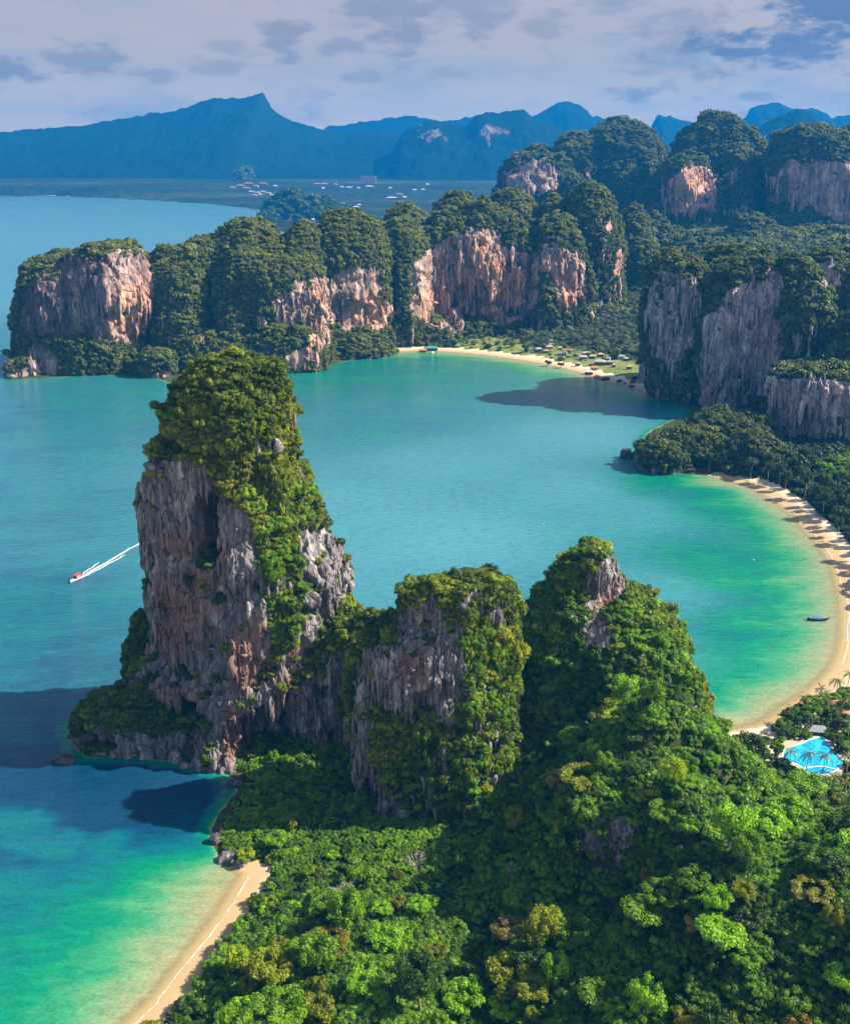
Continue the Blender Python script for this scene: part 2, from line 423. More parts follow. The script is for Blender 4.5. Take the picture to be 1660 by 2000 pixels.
def haze_mat():
    m, t = new_mat('haze_air')
    v = t.n('ShaderNodeVolumePrincipled')
    v.inputs['Color'].default_value = (.006, .27, .76, 1); v.inputs['Density'].default_value = 1.0e-4; v.inputs['Anisotropy'].default_value = .1
    o = t.n('ShaderNodeOutputMaterial'); t.nt.links.new(v.outputs[0], o.inputs[1]); return m
HAZE = haze_mat()
# ------------------------------------------------------------------ the coast: one outline for land, sea bed and shore
def GL(*pts): return [tuple(G(u, v)) for u, v in pts]
beach_south = [tuple(p) for p in smooth_line([(-118, 120), (-96, 160)]+GL((215, 2060), (268, 1995), (310, 1955), (352, 1900), (398, 1840), (438, 1785), (470, 1735), (486, 1712)), 3)]
cove = GL((470, 1700), (438, 1692), (415, 1650), (412, 1615), (430, 1585), (462, 1545), (470, 1528))
stack_foot = GL((440, 1512), (390, 1494), (330, 1486), (250, 1478), (168, 1480), (146, 1456), (136, 1420))+[(-118, 362), (-96, 392), (-60, 410), (-10, 398), (40, 392), (80, 380)]
peak_foot = GL((1378, 1420), (1386, 1436))
beach_east = [tuple(p) for p in smooth_line(GL((1420, 1434), (1500, 1418), (1560, 1375), (1625, 1318), (1650, 1270), (1655, 1210), (1648, 1150), (1622, 1085), (1582, 1035), (1535, 990), (1480, 955), (1424, 936)), 4)]
point = GL((1390, 930), (1320, 925), (1262, 914), (1238, 890), (1246, 862), (1275, 838), (1310, 822), (1345, 812), (1350, 800), (1325, 790), (1290, 782))
beach_west = [tuple(p) for p in smooth_line(GL((1268, 768), (1235, 757), (1190, 744), (1140, 728), (1085, 714), (1030, 704), (960, 694), (890, 687), (820, 684), (745, 688)), 4)]
headland = GL((700, 700), (645, 712), (600, 724), (560, 730), (500, 735), (440, 740), (390, 742), (330, 748), (290, 735), (180, 734), (90, 738), (22, 742))+[(-402, 1060), (-395, 1140), (-340, 1230), (-240, 1300), (-120, 1420), (-80, 1600), (-120, 2100), (-260, 2700), (-420, 3150)]
far_shore = GL((508, 437), (512, 418), (495, 408), (400, 397), (300, 390), (200, 385), (100, 382), (0, 383))+[(-3600, 5700), (-9000, 6200), (-16000, 6600)]
COAST = np.array(beach_south+cove+stack_foot+peak_foot+beach_east+point+beach_west+headland+far_shore+[(-16000, 19000), (16000, 19000), (16000, -200), (-100, -200)])
BEACHES = [np.array(beach_south), np.array(beach_east), np.array(beach_west)]

def land_sd(x, y):
    """signed distance to the shore, positive on land"""
    d = segdist(x, y, COAST, True); return np.where(inpoly(x, y, COAST), d, -d)
def beach_d(x, y): return np.minimum.reduce([segdist(x, y, b) for b in BEACHES])

# hills of the near ground: centre x, y, radius x, radius y, height
BUMPS = [(58, 262, 28, 36, 25), (76, 292, 32, 34, 25), (90, 215, 40, 30, 22), (106, 248, 42, 30, 10), (112, 205, 50, 30, 11), (56, 322, 24, 32, 9), (14, 232, 14, 38, -7), (-16, 208, 20, 20, 4), (43, 240, 13, 13, -18)]
def ground_z(x, y, sd=None, bd=None):
    sd = land_sd(x, y) if sd is None else sd; bd = beach_d(x, y) if bd is None else bd
    p = np.stack([x, y, 0*x], 1)
    shore = np.where(sd < 0, np.minimum(-.15, sd*np.where(bd < 90, .06, .35)), np.minimum(sd*.085, 1.9)+np.clip(sd-14, 0, 30)*.045)
    h = 0
    for bx, by, rx, ry, a in BUMPS: h = h+a*np.exp(-((x-bx)/rx)**2-((y-by)/ry)**2)
    inland = sm(sd, 6, 30)
    near = (y < 520)
    h = np.where(near, h*inland*(.75+.5*fbm(p/22., 3, 5)), 0)
    # the valley between the crags rising to the back
    vx = 250+.28*(y-1000)
    vall = (8*sm(y, 1180, 1420)+78*sm(y, 1350, 2050))*sm(sd, 30, 180)*sm(x, -150, 150)
    hump = 60*np.exp(-((x-620)/260)**2-((y-1500)/260)**2)
    back = np.where(y > 900, vall+hump*sm(sd, 30, 200), 0)
    z = shore+h+back+inland*(fbm(p/14., 3, 9)-.5)*np.where((y < 300) & (x > 14), 11, 2.2)
    # level terrace of the pool garden
    z = z-1.2*sm(14-x, 0, 6)*(y > 255)*(y < 330)*inland
    q = sm(np.hypot((x-139)/36, (y-332)/32), .85, 1.5)
    z = np.where((sd > 4) & (y < 420), z*q+4.0*(1-q), z)
    return z
def gz(x, y): return float(ground_z(np.array([float(x)]), np.array([float(y)]))[0])

def grid_patch(xs, ys):
    X, Y = np.meshgrid(xs, ys); x, y = X.ravel(), Y.ravel()
    n = len(xs); i = np.arange(len(ys)-1)[:, None]*n+np.arange(n-1)[None, :]
    F = np.stack([i, i+1, i+n+1, i+n], -1).reshape(-1, 4); return x, y, F
def compact(V, F, attrs):
    used = np.unique(F); mp = np.full(len(V), -1); mp[used] = np.arange(len(used))
    return V[used], mp[F], {k: a[used] for k, a in attrs.items()}

LAWNS = [[G(*q, 3) for q in pl] for pl in ([(880, 672), (960, 655), (1040, 668), (1080, 700), (1000, 697), (930, 690)], [(1040, 700), (1090, 672), (1170, 690), (1262, 715), (1262, 745), (1180, 738), (1090, 716)], [(745, 682), (880, 675), (960, 690), (830, 684)])]
def make_ground(xs, ys, gname, bname, skip=None):
    x, y, F = grid_patch(xs, ys); sd = land_sd(x, y); bd = beach_d(x, y); z = ground_z(x, y, sd, bd)
    lawn = np.zeros(len(x))
    if ys[-1] > 900:
        for L in LAWNS: lawn = np.maximum(lawn, inpoly(x, y, L)*1.0)
        lawn = np.maximum(lawn, sm(22-bd, 0, 12)*(y > 900))
    V = np.stack([x, y, z], 1); wet = 1-sm(z, .25, .95)
    # sand where the shore is a beach, forest floor elsewhere
    width = np.where(y < 300, np.where(y > 255, 7.5, 10.5), np.where(y < 520, 26, 17)); width = np.where((y > 520) & (y < 800), 15, width)
    sandv = (bd < width) & (sd < width)
    fs = sandv[F].sum(1) >= 3; keep = (sd[F].max(1) > -28)
    if skip is not None: keep &= ~skip(x[F].mean(1), y[F].mean(1))
    for nm, sel, mat in ((gname, keep & ~fs, GROUND), (bname, keep & fs, SAND)):
        if not sel.any(): continue
        v, f, a = compact(V, F[sel], {'lawn': lawn, 'wet': wet}); yield nm, v, f, a, mat
GROUND_OBJS = {}
for xs, ys in ((np.arange(-165, 431, 2.0), np.arange(120, 721, 2.0)), (np.arange(-510, 1501, 8.0), np.arange(720, 2801, 8.0))):
    for nm, v, f, a, mat in make_ground(xs, ys, 'forest_floor', 'sandy_beach'):
        o = tag(link(nm, mesh_np(nm, v, f, True, a), mat), kind='structure')

def plain_rise(y): return 52*sm(y, 4600, 6300)
# coastal plain to the foot of the mountains
ys = 2800*np.power(11500/2800, np.linspace(0, 1, 110)); xs = np.linspace(-15000, 12000, 300)
x, y, F = grid_patch(xs, ys); sd = land_sd(x, y)
z = np.where(sd > 0, np.minimum(sd*.05, 4)+7*fbm(np.stack([x, y, 0*x], 1)/260., 3, 4)*sm(sd, 60, 400)+plain_rise(y), -3.0)
V = np.stack([x, y, z], 1); v, f, a = compact(V, F[sd[F].max(1) > -150], {})
tag(link('coastal_plain', mesh_np('coastal_plain', v, f, True, a), PLAIN), kind='structure')
ys = np.linspace(2800, 6200, 120); 

# ------------------------------------------------------------------ the sea
def control_field(x, y, pts, power=3.0):
    num = 0; den = 0
    for (u, v), val in pts:
        c = G(u, v); w = 1/(((x-c[0])**2+(y-c[1])**2)/(1+.06*c[1]**2)+1e-4)**(power/2); num = num+w*val; den = den+w
    return num/den
DEPTH_SHADE_PTS = [((0, 1200), 12), ((100, 1330), 14), ((0, 1500), 15), ((100, 1550), 21), ((250, 1540), 28), ((380, 1540), 25), ((200, 1575), 24), ((60, 1600), 10), ((330, 1600), 21), ((180, 1650), 6), ((0, 1700), 4.6), ((150, 1800), 6), ((300, 1800), 7.5), ((200, 1900), 5.5), ((60, 1900), 6), ((0, 2000), 5), ((330, 1700), 4.5),  # cove depths by the stack raised to paint its shadow into the water colour
             ((100, 1000), 13), ((200, 900), 9), ((60, 900), 12), ((150, 780), 7), ((280, 760), 6), ((0, 800), 14), ((0, 600), 18), ((200, 450), 18), ((20, 400), 17), ((480, 420), 14),
             ((620, 740), 5), ((700, 710), 4.2), ((800, 720), 4.5), ((900, 730), 5), ((1000, 740), 5.5), ((750, 800), 8), ((880, 820), 7.5), ((1000, 830), 7), ((650, 900), 8), ((800, 1000), 8), ((1000, 1000), 7.5), ((900, 1100), 7.5), ((1150, 800), 7), ((1150, 930), 8),
             ((1250, 1000), 7.2), ((1300, 1150), 7.5), ((1340, 1250), 6.5), ((1400, 1350), 5), ((1400, 1120), 4.2), ((1480, 1130), 3.1), ((1420, 1000), 3.6), ((1460, 1220), 3.0), ((1300, 960), 4.4), ((1340, 1000), 4.0), ((1440, 1300), 3.6), ((1280, 930), 3.5)]
MURK_PTS = [((0, 1200), .08), ((150, 1000), .35), ((150, 800), .25), ((100, 1500), 0), ((100, 1800), 0), ((300, 1700), 0), ((0, 700), .35), ((150, 550), .85), ((200, 430), 1), ((480, 430), 1), ((650, 740), .1), ((800, 710), .1), ((750, 820), .25), ((900, 900), .65), ((700, 1000), .75), ((900, 1050), .8), ((1100, 950), .6), ((1100, 760), .3), ((1150, 850), .75),
            ((1250, 1000), .5), ((1280, 1150), .5), ((1350, 1280), .3), ((1400, 1100), .03), ((1480, 1130), 0), ((1420, 980), .0), ((1460, 1250), 0), ((1450, 1380), .05), ((1300, 940), .05)]
ys = 118*np.power(11400/118, np.linspace(0, 1, 560)); us = np.linspace(-1.05, 1.05, 420)
U, Y = np.meshgrid(us, ys); x = (U*(Y+40)).ravel(); y = Y.ravel(); n = len(us)
i = np.arange(len(ys)-1)[:, None]*n+np.arange(n-1)[None, :]; F = np.stack([i, i+1, i+n+1, i+n], -1).reshape(-1, 4)
sd = land_sd(x, y); keep = (sd[F].min(1) < 12)
used = np.unique(F[keep]); mp = np.full(len(x), -1); mp[used] = np.arange(len(used)); F = mp[F[keep]]; x, y, sd = x[used], y[used], sd[used]
p3 = np.stack([x, y, 0*x], 1)
open_d = control_field(x, y, DEPTH_SHADE_PTS); murk = np.clip(control_field(x, y, MURK_PTS), 0, 1)
wob = (fbm(p3/25., 4, 3)-.5)
db = [segdist(x, y, b) for b in BEACHES]
prof = lambda d, slope, k: slope*d+k*d*d
shelf = np.minimum.reduce([prof(db[0]*(1+.5*wob)*(1+2.2*sm(y, 272, 300)), .06, .0013), prof(db[1]*(1+.5*wob), .048, .0010), prof(db[2]*(1+.5*wob), .05, .0006)])
rocky = np.maximum(0, -sd)*.95+np.where(np.minimum.reduce(db) > 12, 1.2, 0)
reef = 1+1.5*sm(fbm(p3/np.array([34., 22., 1.]), 4, 21), .47, .60)*(y < 335)*sm(-sd, 18, 42)
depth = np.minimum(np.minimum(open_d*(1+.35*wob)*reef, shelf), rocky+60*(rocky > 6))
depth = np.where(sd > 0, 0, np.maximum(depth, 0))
# soften the change from shelf to open water
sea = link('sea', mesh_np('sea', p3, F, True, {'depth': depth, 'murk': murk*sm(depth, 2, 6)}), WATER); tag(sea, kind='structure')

def foam_strip(name, line, w0, w1, label, seed, z=.06):
    L = np.asarray(line); t = np.gradient(L, axis=0); t /= np.linalg.norm(t, axis=1)[:, None]+1e-9; nrm = np.stack([-t[:, 1], t[:, 0]], 1)
    V = []; E = []; k = 5; N = len(L)
    wob = (fbm(np.stack([np.arange(N)*.09, np.zeros(N)+seed, np.zeros(N)], 1), 2, seed)-.5)*2.2
    for j in range(k):
        f = j/(k-1); q = L+nrm*((w0+(w1-w0)*f)+wob)[:, None]
        V.append(np.column_stack([q, np.full(N, z)])); E.append(np.full(N, 1-abs(2*f-1)))
    V = np.vstack(V); i = np.arange(k-1)[:, None]*N+np.arange(N-1)[None, :]
    F = np.stack([i, i+1, i+N+1, i+N], -1).reshape(-1, 4)
    return tag(link(name, mesh_np(name, V, F, True, {'edge': np.concatenate(E)}), FOAM), kind='stuff', label=label)
# ------------------------------------------------------------------ foliage source meshes
rng = np.random.default_rng(11)
def ico(sub=1):
    import bmesh
    b = bmesh.new(); bmesh.ops.create_icosphere(b, subdivisions=sub, radius=1.0); b.verts.ensure_lookup_table()
    V = np.array([v.co[:] for v in b.verts]); F = np.array([[v.index for v in f.verts] for f in b.faces]); b.free(); return V, F
ICO1, ICO2 = ico(1), ico(2)
def clump_arrays(r, lobes, leaves, leaf, core=.8, up=-.25, flat=1.0, jag=.42, droop=0.0):
    """a crown: lobes = list of (centre, radius); leaf blades spread over the lobes' outsides round low cores"""
    V = []; F4 = []; F3 = []; n = 0
    wts = np.array([l[1]**2 for l in lobes]); wts /= wts.sum()
    for (c, R) in lobes:
        v = ICO1[0]*R*core; v = v*(1+.35*(vnoise(v*2.3/R+7.7, 3)[:, None]-.5)); v[:, 2] *= flat
        V.append(v+np.array(c)); F3.append(ICO1[1]+n); n += len(v)
    k = r.choice(len(lobes), leaves, p=wts); C = np.array([l[0] for l in lobes])[k]; R = np.array([l[1] for l in lobes])[k]
    d = r.normal(size=(leaves, 3)); d[:, 2] = np.abs(d[:, 2])*np.where(r.random(leaves) < .78, 1, -1)+up*0; d /= np.linalg.norm(d, axis=1)[:, None]
    q = d*np.array([1, 1, flat]); pos = C+q*(R*(r.uniform(.78, 1.12, leaves)))[:, None]
    nn = d+r.normal(size=(leaves, 3))*jag+np.array([0, 0, .35]); nn /= np.linalg.norm(nn, axis=1)[:, None]
    tv = np.cross(nn, r.normal(size=(leaves, 3))); tv[:, 2] -= droop; tv /= np.linalg.norm(tv, axis=1)[:, None]; bv = np.cross(nn, tv)
    s = leaf*r.uniform(.65, 1.35, leaves)[:, None]
    a = pos-tv*s*.55; b = pos+bv*s*.36+nn*s*.08; c = pos+tv*s*.6-nn*s*.12; e = pos-bv*s*.36+nn*s*.08
    V.append(np.stack([a, b, c, e], 1).reshape(-1, 3)); F4.append(np.arange(leaves*4).reshape(-1, 4)+n)
    return np.vstack(V), [np.vstack(F4), np.vstack(F3)]
def lobes_round(r, n, spread, rad, flat=.75):
    L = [((0, 0, 0), rad*1.15)]
    for i in range(n):
        a = 2*math.pi*(i+.6*r.random())/n; e = r.uniform(-.15, .9)
        L.append(((spread*math.cos(a)*math.cos(e), spread*math.sin(a)*math.cos(e), spread*math.sin(e)*flat), rad*r.uniform(.7, 1.15)))
    return L
SRC = {}
def source_collection(name, meshes, mat):
    c = bpy.data.collections.new(name)
    for k, me in enumerate(meshes):
        me.materials.append(mat); o = bpy.data.objects.new('%s_%02d' % (name, k), me); c.objects.link(o)
    SRC[name] = c; return c
def shrub_mesh(nm, leaves, leaf, nl, spread=.55, rad=.55, jag=.4, droop=0):
    V, F = clump_arrays(rng, lobes_round(rng, nl, spread, rad), leaves, leaf, jag=jag, droop=droop); return mesh_np(nm, V, F, False)
source_collection('shrub', [shrub_mesh('shrub', 260, .30, 5+k % 3, .5+.06*k, .5) for k in range(5)], LEAF_I)
source_collection('thicket', [shrub_mesh('thicket', 560, .18, 8+k % 3, .72+.06*k, .38, .5, .3) for k in range(5)], LEAF_I)
source_collection('far_tree', [shrub_mesh('far_tree', 110, .38, 5+k % 3, .62, .46, .45) for k in range(6)], LEAF_I)
def frond_arrays(L, n=9, w=.34, droop=.75, rise=.5):
    """palm frond along +x: a curved rib with leaflets to both sides"""
    t = np.linspace(0, 1, n); X = L*t*(1-.18*t); Z = L*(rise*t-droop*t*t); V = []; F = []
    for i in range(n-1):
        m = (t[i]+t[i+1])/2; ww = L*w*(.35+1.1*m)*(1-m**3)*.75
        for s in (-1, 1):
            k = len(V); a = (X[i], 0, Z[i]); b = (X[i+1], 0, Z[i+1]); mx = (X[i]+X[i+1])/2+L*.08
            V += [a, b, (mx, s*ww, (Z[i]+Z[i+1])/2-ww*.35)]; F.append((k, k+1, k+2) if s > 0 else (k, k+2, k+1))
    return np.array(V), np.array(F)
def palm_arrays(h, r, nf=13):
    V = []; F3 = []; F4 = []; n = 0
    mb = MB(); b = r.uniform(-.08, .08, 2)*h; mb.tube([(0, 0, 0), (b[0]*.3, b[1]*.3, h*.5), (b[0], b[1], h)], [.2, .15, .12], 5, False)
    tv = np.vstack(mb.V); F4.append(np.array(mb.F)); V.append(tv); n = len(tv)
    for k in range(nf):
        v, f = frond_arrays(r.uniform(2.8, 3.6), 6, .3, r.uniform(.5, 1.05), r.uniform(.15, .75)); a = 2*math.pi*(k+.5*r.random())/nf
        R = np.array([[math.cos(a), math.sin(a), 0], [-math.sin(a), math.cos(a), 0], [0, 0, 1]]); V.append(v@R+np.array([b[0], b[1], h])); F3.append(f+n); n += len(v)
    return np.vstack(V), [np.vstack(F4), np.vstack(F3)]
source_collection('grove_palm', [mesh_np('grove_palm', *palm_arrays(rng.uniform(6.5, 9.5), rng), False) for k in range(5)], LEAF_I)

def scatter_group(cname):
    ng = bpy.data.node_groups.new('scatter_'+cname, 'GeometryNodeTree')
    ng.interface.new_socket('Geometry', in_out='INPUT', socket_type='NodeSocketGeometry'); ng.interface.new_socket('Geometry', in_out='OUTPUT', socket_type='NodeSocketGeometry')
    N = ng.nodes; Lk = ng.links
    gi = N.new('NodeGroupInput'); go = N.new('NodeGroupOutput')
    ci = N.new('GeometryNodeCollectionInfo'); ci.inputs[0].default_value = SRC[cname]; ci.inputs[1].default_value = True; ci.inputs[2].default_value = True
    def na(nm, dt):
        a = N.new('GeometryNodeInputNamedAttribute'); a.data_type = dt; a.inputs[0].default_value = nm; return [o for o in a.outputs if o.enabled and o.name == 'Attribute'][0]
    ip = N.new('GeometryNodeInstanceOnPoints'); ip.inputs['Pick Instance'].default_value = True
    Lk.new(gi.outputs[0], ip.inputs['Points']); Lk.new(ci.outputs[0], ip.inputs['Instance'])
    Lk.new(na('idx', 'INT'), ip.inputs['Instance Index']); Lk.new(na('rot', 'FLOAT_VECTOR'), ip.inputs['Rotation']); Lk.new(na('scl', 'FLOAT_VECTOR'), ip.inputs['Scale'])
    Lk.new(ip.outputs[0], go.inputs[0]); return ng
GN = {k: scatter_group(k) for k in SRC}
def scatter(name, cname, P, scl, tcol, r, parent=None, label=None, tilt=.18, squash=(.8, 1.15), zs=None):
    """a mass of plants nobody could count, as one object"""
    n = len(P); me = bpy.data.meshes.new(name); me.vertices.add(n); me.vertices.foreach_set('co', np.ascontiguousarray(P, np.float32).ravel())
    sc = np.stack([scl, scl, scl*(r.uniform(*squash, n) if zs is None else zs)], 1)
    rot = np.stack([r.normal(0, tilt, n), r.normal(0, tilt, n), r.uniform(0, 6.283, n)], 1)
    for nm, ty, key, arr in (('scl', 'FLOAT_VECTOR', 'vector', sc), ('rot', 'FLOAT_VECTOR', 'vector', rot), ('tcol', 'FLOAT_VECTOR', 'vector', tcol)):
        a = me.attributes.new(nm, ty, 'POINT'); a.data.foreach_set(key, np.ascontiguousarray(arr, np.float32).ravel())
    a = me.attributes.new('idx', 'INT', 'POINT'); a.data.foreach_set('value', r.integers(0, 60, n).astype(np.int32))
    me.update(); o = link(name, me, None, parent); md = o.modifiers.new('scatter', 'NODES'); md.node_group = GN[cname]
    tag(o, label, None, None, 'stuff'); return o
def tints(r, P, pal, scale=18., jitter=.22):
    """plant colours: palette picked partly by place (patches of one kind), partly by chance"""
    pal = np.array(pal); n = len(P)
    t = .55*fbm(np.asarray(P)/scale, 3, 77)+.45*r.random(n); t = np.clip((t-.22)/.56, 0, .999)*(len(pal)-1)
    i = t.astype(int); f = (t-i)[:, None]; c = pal[i]*(1-f)+pal[np.minimum(i+1, len(pal)-1)]*f
    return c*(1+r.normal(0, jitter, n))[:, None].clip(.45, 1.7)
PAL_OLIVE = [(.042, .072, .008), (.085, .140, .006), (.145, .205, .006), (.21, .265, .008), (.26, .26, .014)]
PAL_VIVID = [(.08, .19, .005), (.15, .30, .005), (.23, .34, .008)]
PAL_JUNGLE = [(.030, .062, .009), (.054, .115, .008), (.09, .175, .007), (.115, .25, .007), (.16, .275, .010)]
PAL_FAR = [(.068, .096, .016), (.112, .145, .020), (.16, .19, .024), (.21, .23, .034)]
PAL_FARLOW = [(.036, .07, .022), (.055, .105, .026), (.085, .14, .03), (.13, .17, .045)]

# ------------------------------------------------------------------ limestone crags
UNIT = {'wedge': [(180, 1.0), (215, .98), (240, .93), (262, .95), (285, 1.02), (303, .96), (330, .93), (0, .98), (45, .95), (90, .9), (135, .92)],
        'round': [(0, 1), (60, .96), (120, 1), (180, .98), (240, .97), (300, 1.0)],
        'righty': [(180, .98), (205, .97), (232, 1.12), (262, .95), (290, .86), (325, .92), (0, 1.0), (45, .96), (90, .9), (135, .95)],
        'lefty': [(180, 1.0), (220, 1.0), (250, .9), (285, .98), (310, 1.02), (335, .95), (0, 1.0), (90, .9)]}
def cross(name, th):
    p = sorted(UNIT[name]); a = np.array([q[0] for q in p]+[p[0][0]+360]); r = np.array([q[1] for q in p]+[p[0][1]]); a = np.concatenate([[p[-1][0]-360], a]); r = np.concatenate([[p[-1][1]], r])
    tt = np.degrees(th) % 360; out = 0
    for k, w in ((-8, .25), (0, .5), (8, .25)): out = out+w*np.interp((tt+k-a[0]) % 360+a[0], a, r)
    return out
def crag_arrays(Y, rows, depth=.85, shape='wedge', nth=240, nrow=170, seed=1, amp=(4.0, 1.6, .8), sz=1.0, base_in=0.0, tilt=0.0, back=1.0, carve=(), dmin=0.0):
    """lofted crag: rows = (v, uL, uR) outline rows in photo pixels measured at distance Y; radial cross-section; noise relief"""
    R = np.array([[onY(.5*(l+r), v, Y)[1], onY(.5*(l+r), v, Y)[0], .5*(onY(r, v, Y)[0]-onY(l, v, Y)[0])] for v, l, r in rows])
    s = np.concatenate([[0], np.cumsum(np.hypot(np.diff(R[:, 0]), np.diff(R[:, 2])))]); t = np.linspace(0, s[-1], nrow)
    ker = np.ones(5)/5; f = lambda k: np.interp(t, s, R[:, k])
    z, cx, a = f(0), f(1), f(2)
    for q in (z, cx, a): q[2:-2] = np.convolve(q, ker, 'valid')
    top = np.linspace(0, 1, 7)[1:-1]                                 # close the top
    z = np.concatenate([[z[0]+.05*a[0]]*1, z[0]+.05*a[0]*(1-top**2), z]); a = np.concatenate([[a[0]*.01], a[0]*top, a]); cx = np.concatenate([[cx[0]]*6, cx])
    nr = len(z); th = np.linspace(0, 2*math.pi, nth, endpoint=False)
    T, Z = np.meshgrid(th, z); A = a[:, None]*np.ones_like(T); CX = cx[:, None]*np.ones_like(T)
    rad = cross(shape, T); d = np.maximum(depth*A, np.minimum(dmin, A*3)) if dmin else depth*A
    yb = np.where(np.sin(T) > 0, back, 1.0)
    X = CX+A*rad*np.cos(T); Yv = Y+tilt*(z.max()-Z)+d*yb*rad*np.sin(T)
    P = np.stack([X, Yv, Z], -1)
    def normals(P):
        du = np.roll(P, -1, 1)-np.roll(P, 1, 1); dv = np.empty_like(P); dv[1:-1] = P[2:]-P[:-2]; dv[0] = P[1]-P[0]; dv[-1] = P[-1]-P[-2]
        n = np.cross(dv, du); n /= np.linalg.norm(n, axis=-1)[..., None]+1e-9; return n
    n0 = normals(P); p = P.reshape(-1, 3); nn = n0.reshape(-1, 3)
    if (nn[:, 0]*(p[:, 0]-CX.ravel())).mean() < 0: nn = -nn
    steep = 1-np.abs(nn[:, 2])
    fad = np.minimum(1, A.ravel()/ (a.max()*.25))
    big = (fbm(p/(22*sz), 4, seed)-.5)*2*amp[0]
    flut = (ridged(p/np.array([7*sz, 7*sz, 42*sz]), 3, seed+5)-.55)*2*amp[1]*(.25+.75*steep)
    fine = (fbm(p/np.array([2.2*sz, 2.2*sz, 6*sz]), 3, seed+9)-.5)*2*amp[2]
    ledge = (fbm(p/np.array([30*sz, 30*sz, 7*sz]), 3, seed+13)-.5)*2*amp[1]*.5
    crk = sm(ridged(p/np.array([16*sz, 16*sz, 30*sz]), 2, seed+21), .80, .93)*amp[1]*1.3*steep
    disp = (big+flut+fine+ledge-crk)*(.2+.8*fad)
    uv = proj(p)
    for (u, v, ru, rv, dep) in carve:                                # caves and overhangs on the side one sees
        q = ((uv[:, 0]-u)/ru)**2+((uv[:, 1]-v)/rv)**2; q = q*(1+.9*(fbm(p/(5*sz), 2, seed+3)-.5))
        disp -= dep*sm(1.15-q, 0, .75)*(nn[:, 1] < .25)
    p = p+nn*disp[:, None]
    i = np.arange(nr-1)[:, None]*nth; j = np.arange(nth)[None, :]; j2 = (j+1) % nth
    F = np.stack([i+j, i+nth+j, i+nth+j2, i+j2], -1).reshape(-1, 4)
    n1 = normals(p.reshape(nr, nth, 3)).reshape(-1, 3)
    if (n1[:, 0]*(p[:, 0]-CX.ravel())).mean() < 0: n1 = -n1; F = F[:, ::-1]
    return p, F, n1
def masks(p, n, polys, jit, seed):
    """1 inside the photo outlines of bare rock (edges broken up), on faces turned to that side"""
    uv = proj(p); q = p/(6.0*jit[1])
    du = (fbm(q, 3, seed)-.5)*2*jit[0]; dv = (fbm(q+50, 3, seed+1)-.5)*2*jit[0]
    m = np.zeros(len(p), bool)
    for pl in polys: m |= inpoly(uv[:, 0]+du, uv[:, 1]+dv, pl)
    return m
def soft_masks(p, n, polys, jit, seed):
    if not len(polys): return np.zeros(len(p))
    rr = np.random.default_rng(seed); out = np.zeros(len(p))
    for k in range(9):
        o = rr.normal(0, jit[0]*1.1, 2); sh = [[(a+o[0], b+o[1]) for a, b in pl] for pl in polys]; out += masks(p, n, sh, (jit[0]*2.0, jit[1]*1.5), seed+k*3)
    return out/9
def drips(V, N, sel, n, length, rad, r):
    """hanging limestone ribs: tapered drops standing out of the wall, as on stalactite curtains"""
    idx = np.flatnonzero(sel)
    if not len(idx): return None
    n = min(n, len(idx)); wt = np.clip(fbm(V[idx]/(rad*16), 3, 8)-.36, .012, 1)**1.6; idx = r.choice(idx, n, p=wt/wt.sum()); L = length*np.exp(r.normal(0, .65, n)); L = np.minimum(L, length*2.6); R = np.maximum(rad*np.exp(r.normal(0, .45, n)), L*.07); f = np.array([0, .2, .45, .75, 1.0]); w = np.array([.15, .8, 1.0, .6, .04]); K = 5
    a = 2*math.pi*np.arange(K)/K; c = V[idx]+N[idx]*np.array([1, 1, 0])*(R*.25)[:, None]; c[:, 2] += L*.2
    P = c[:, None, None, :]+np.zeros((n, len(f), K, 3)); wob = r.normal(0, .25, (n, len(f), 1))*R[:, None, None]
    rr = R[:, None, None]*w[None, :, None]*(1+r.normal(0, .2, (n, len(f), K)))
    P[..., 0] += rr*np.cos(a)+wob; P[..., 1] += rr*np.sin(a); P[..., 2] -= (L[:, None]*f)[:, :, None]
    i = np.arange(len(f)-1)[:, None]*K; j = np.arange(K)[None, :]; q = np.stack([i+j, i+(j+1) % K, i+K+(j+1) % K, i+K+j], -1).reshape(-1, 4)
    F = (q[None]+(np.arange(n)*len(f)*K)[:, None, None]).reshape(-1, 4); return P.reshape(-1, 3), F[:, ::-1], idx
def holes(V, carve):
    uv = proj(V); m = np.zeros(len(V), bool)
    for (u, v, ru, rv) in carve: m |= ((uv[:, 0]-u)/ru)**2+((uv[:, 1]-v)/rv)**2 < 1
    return m
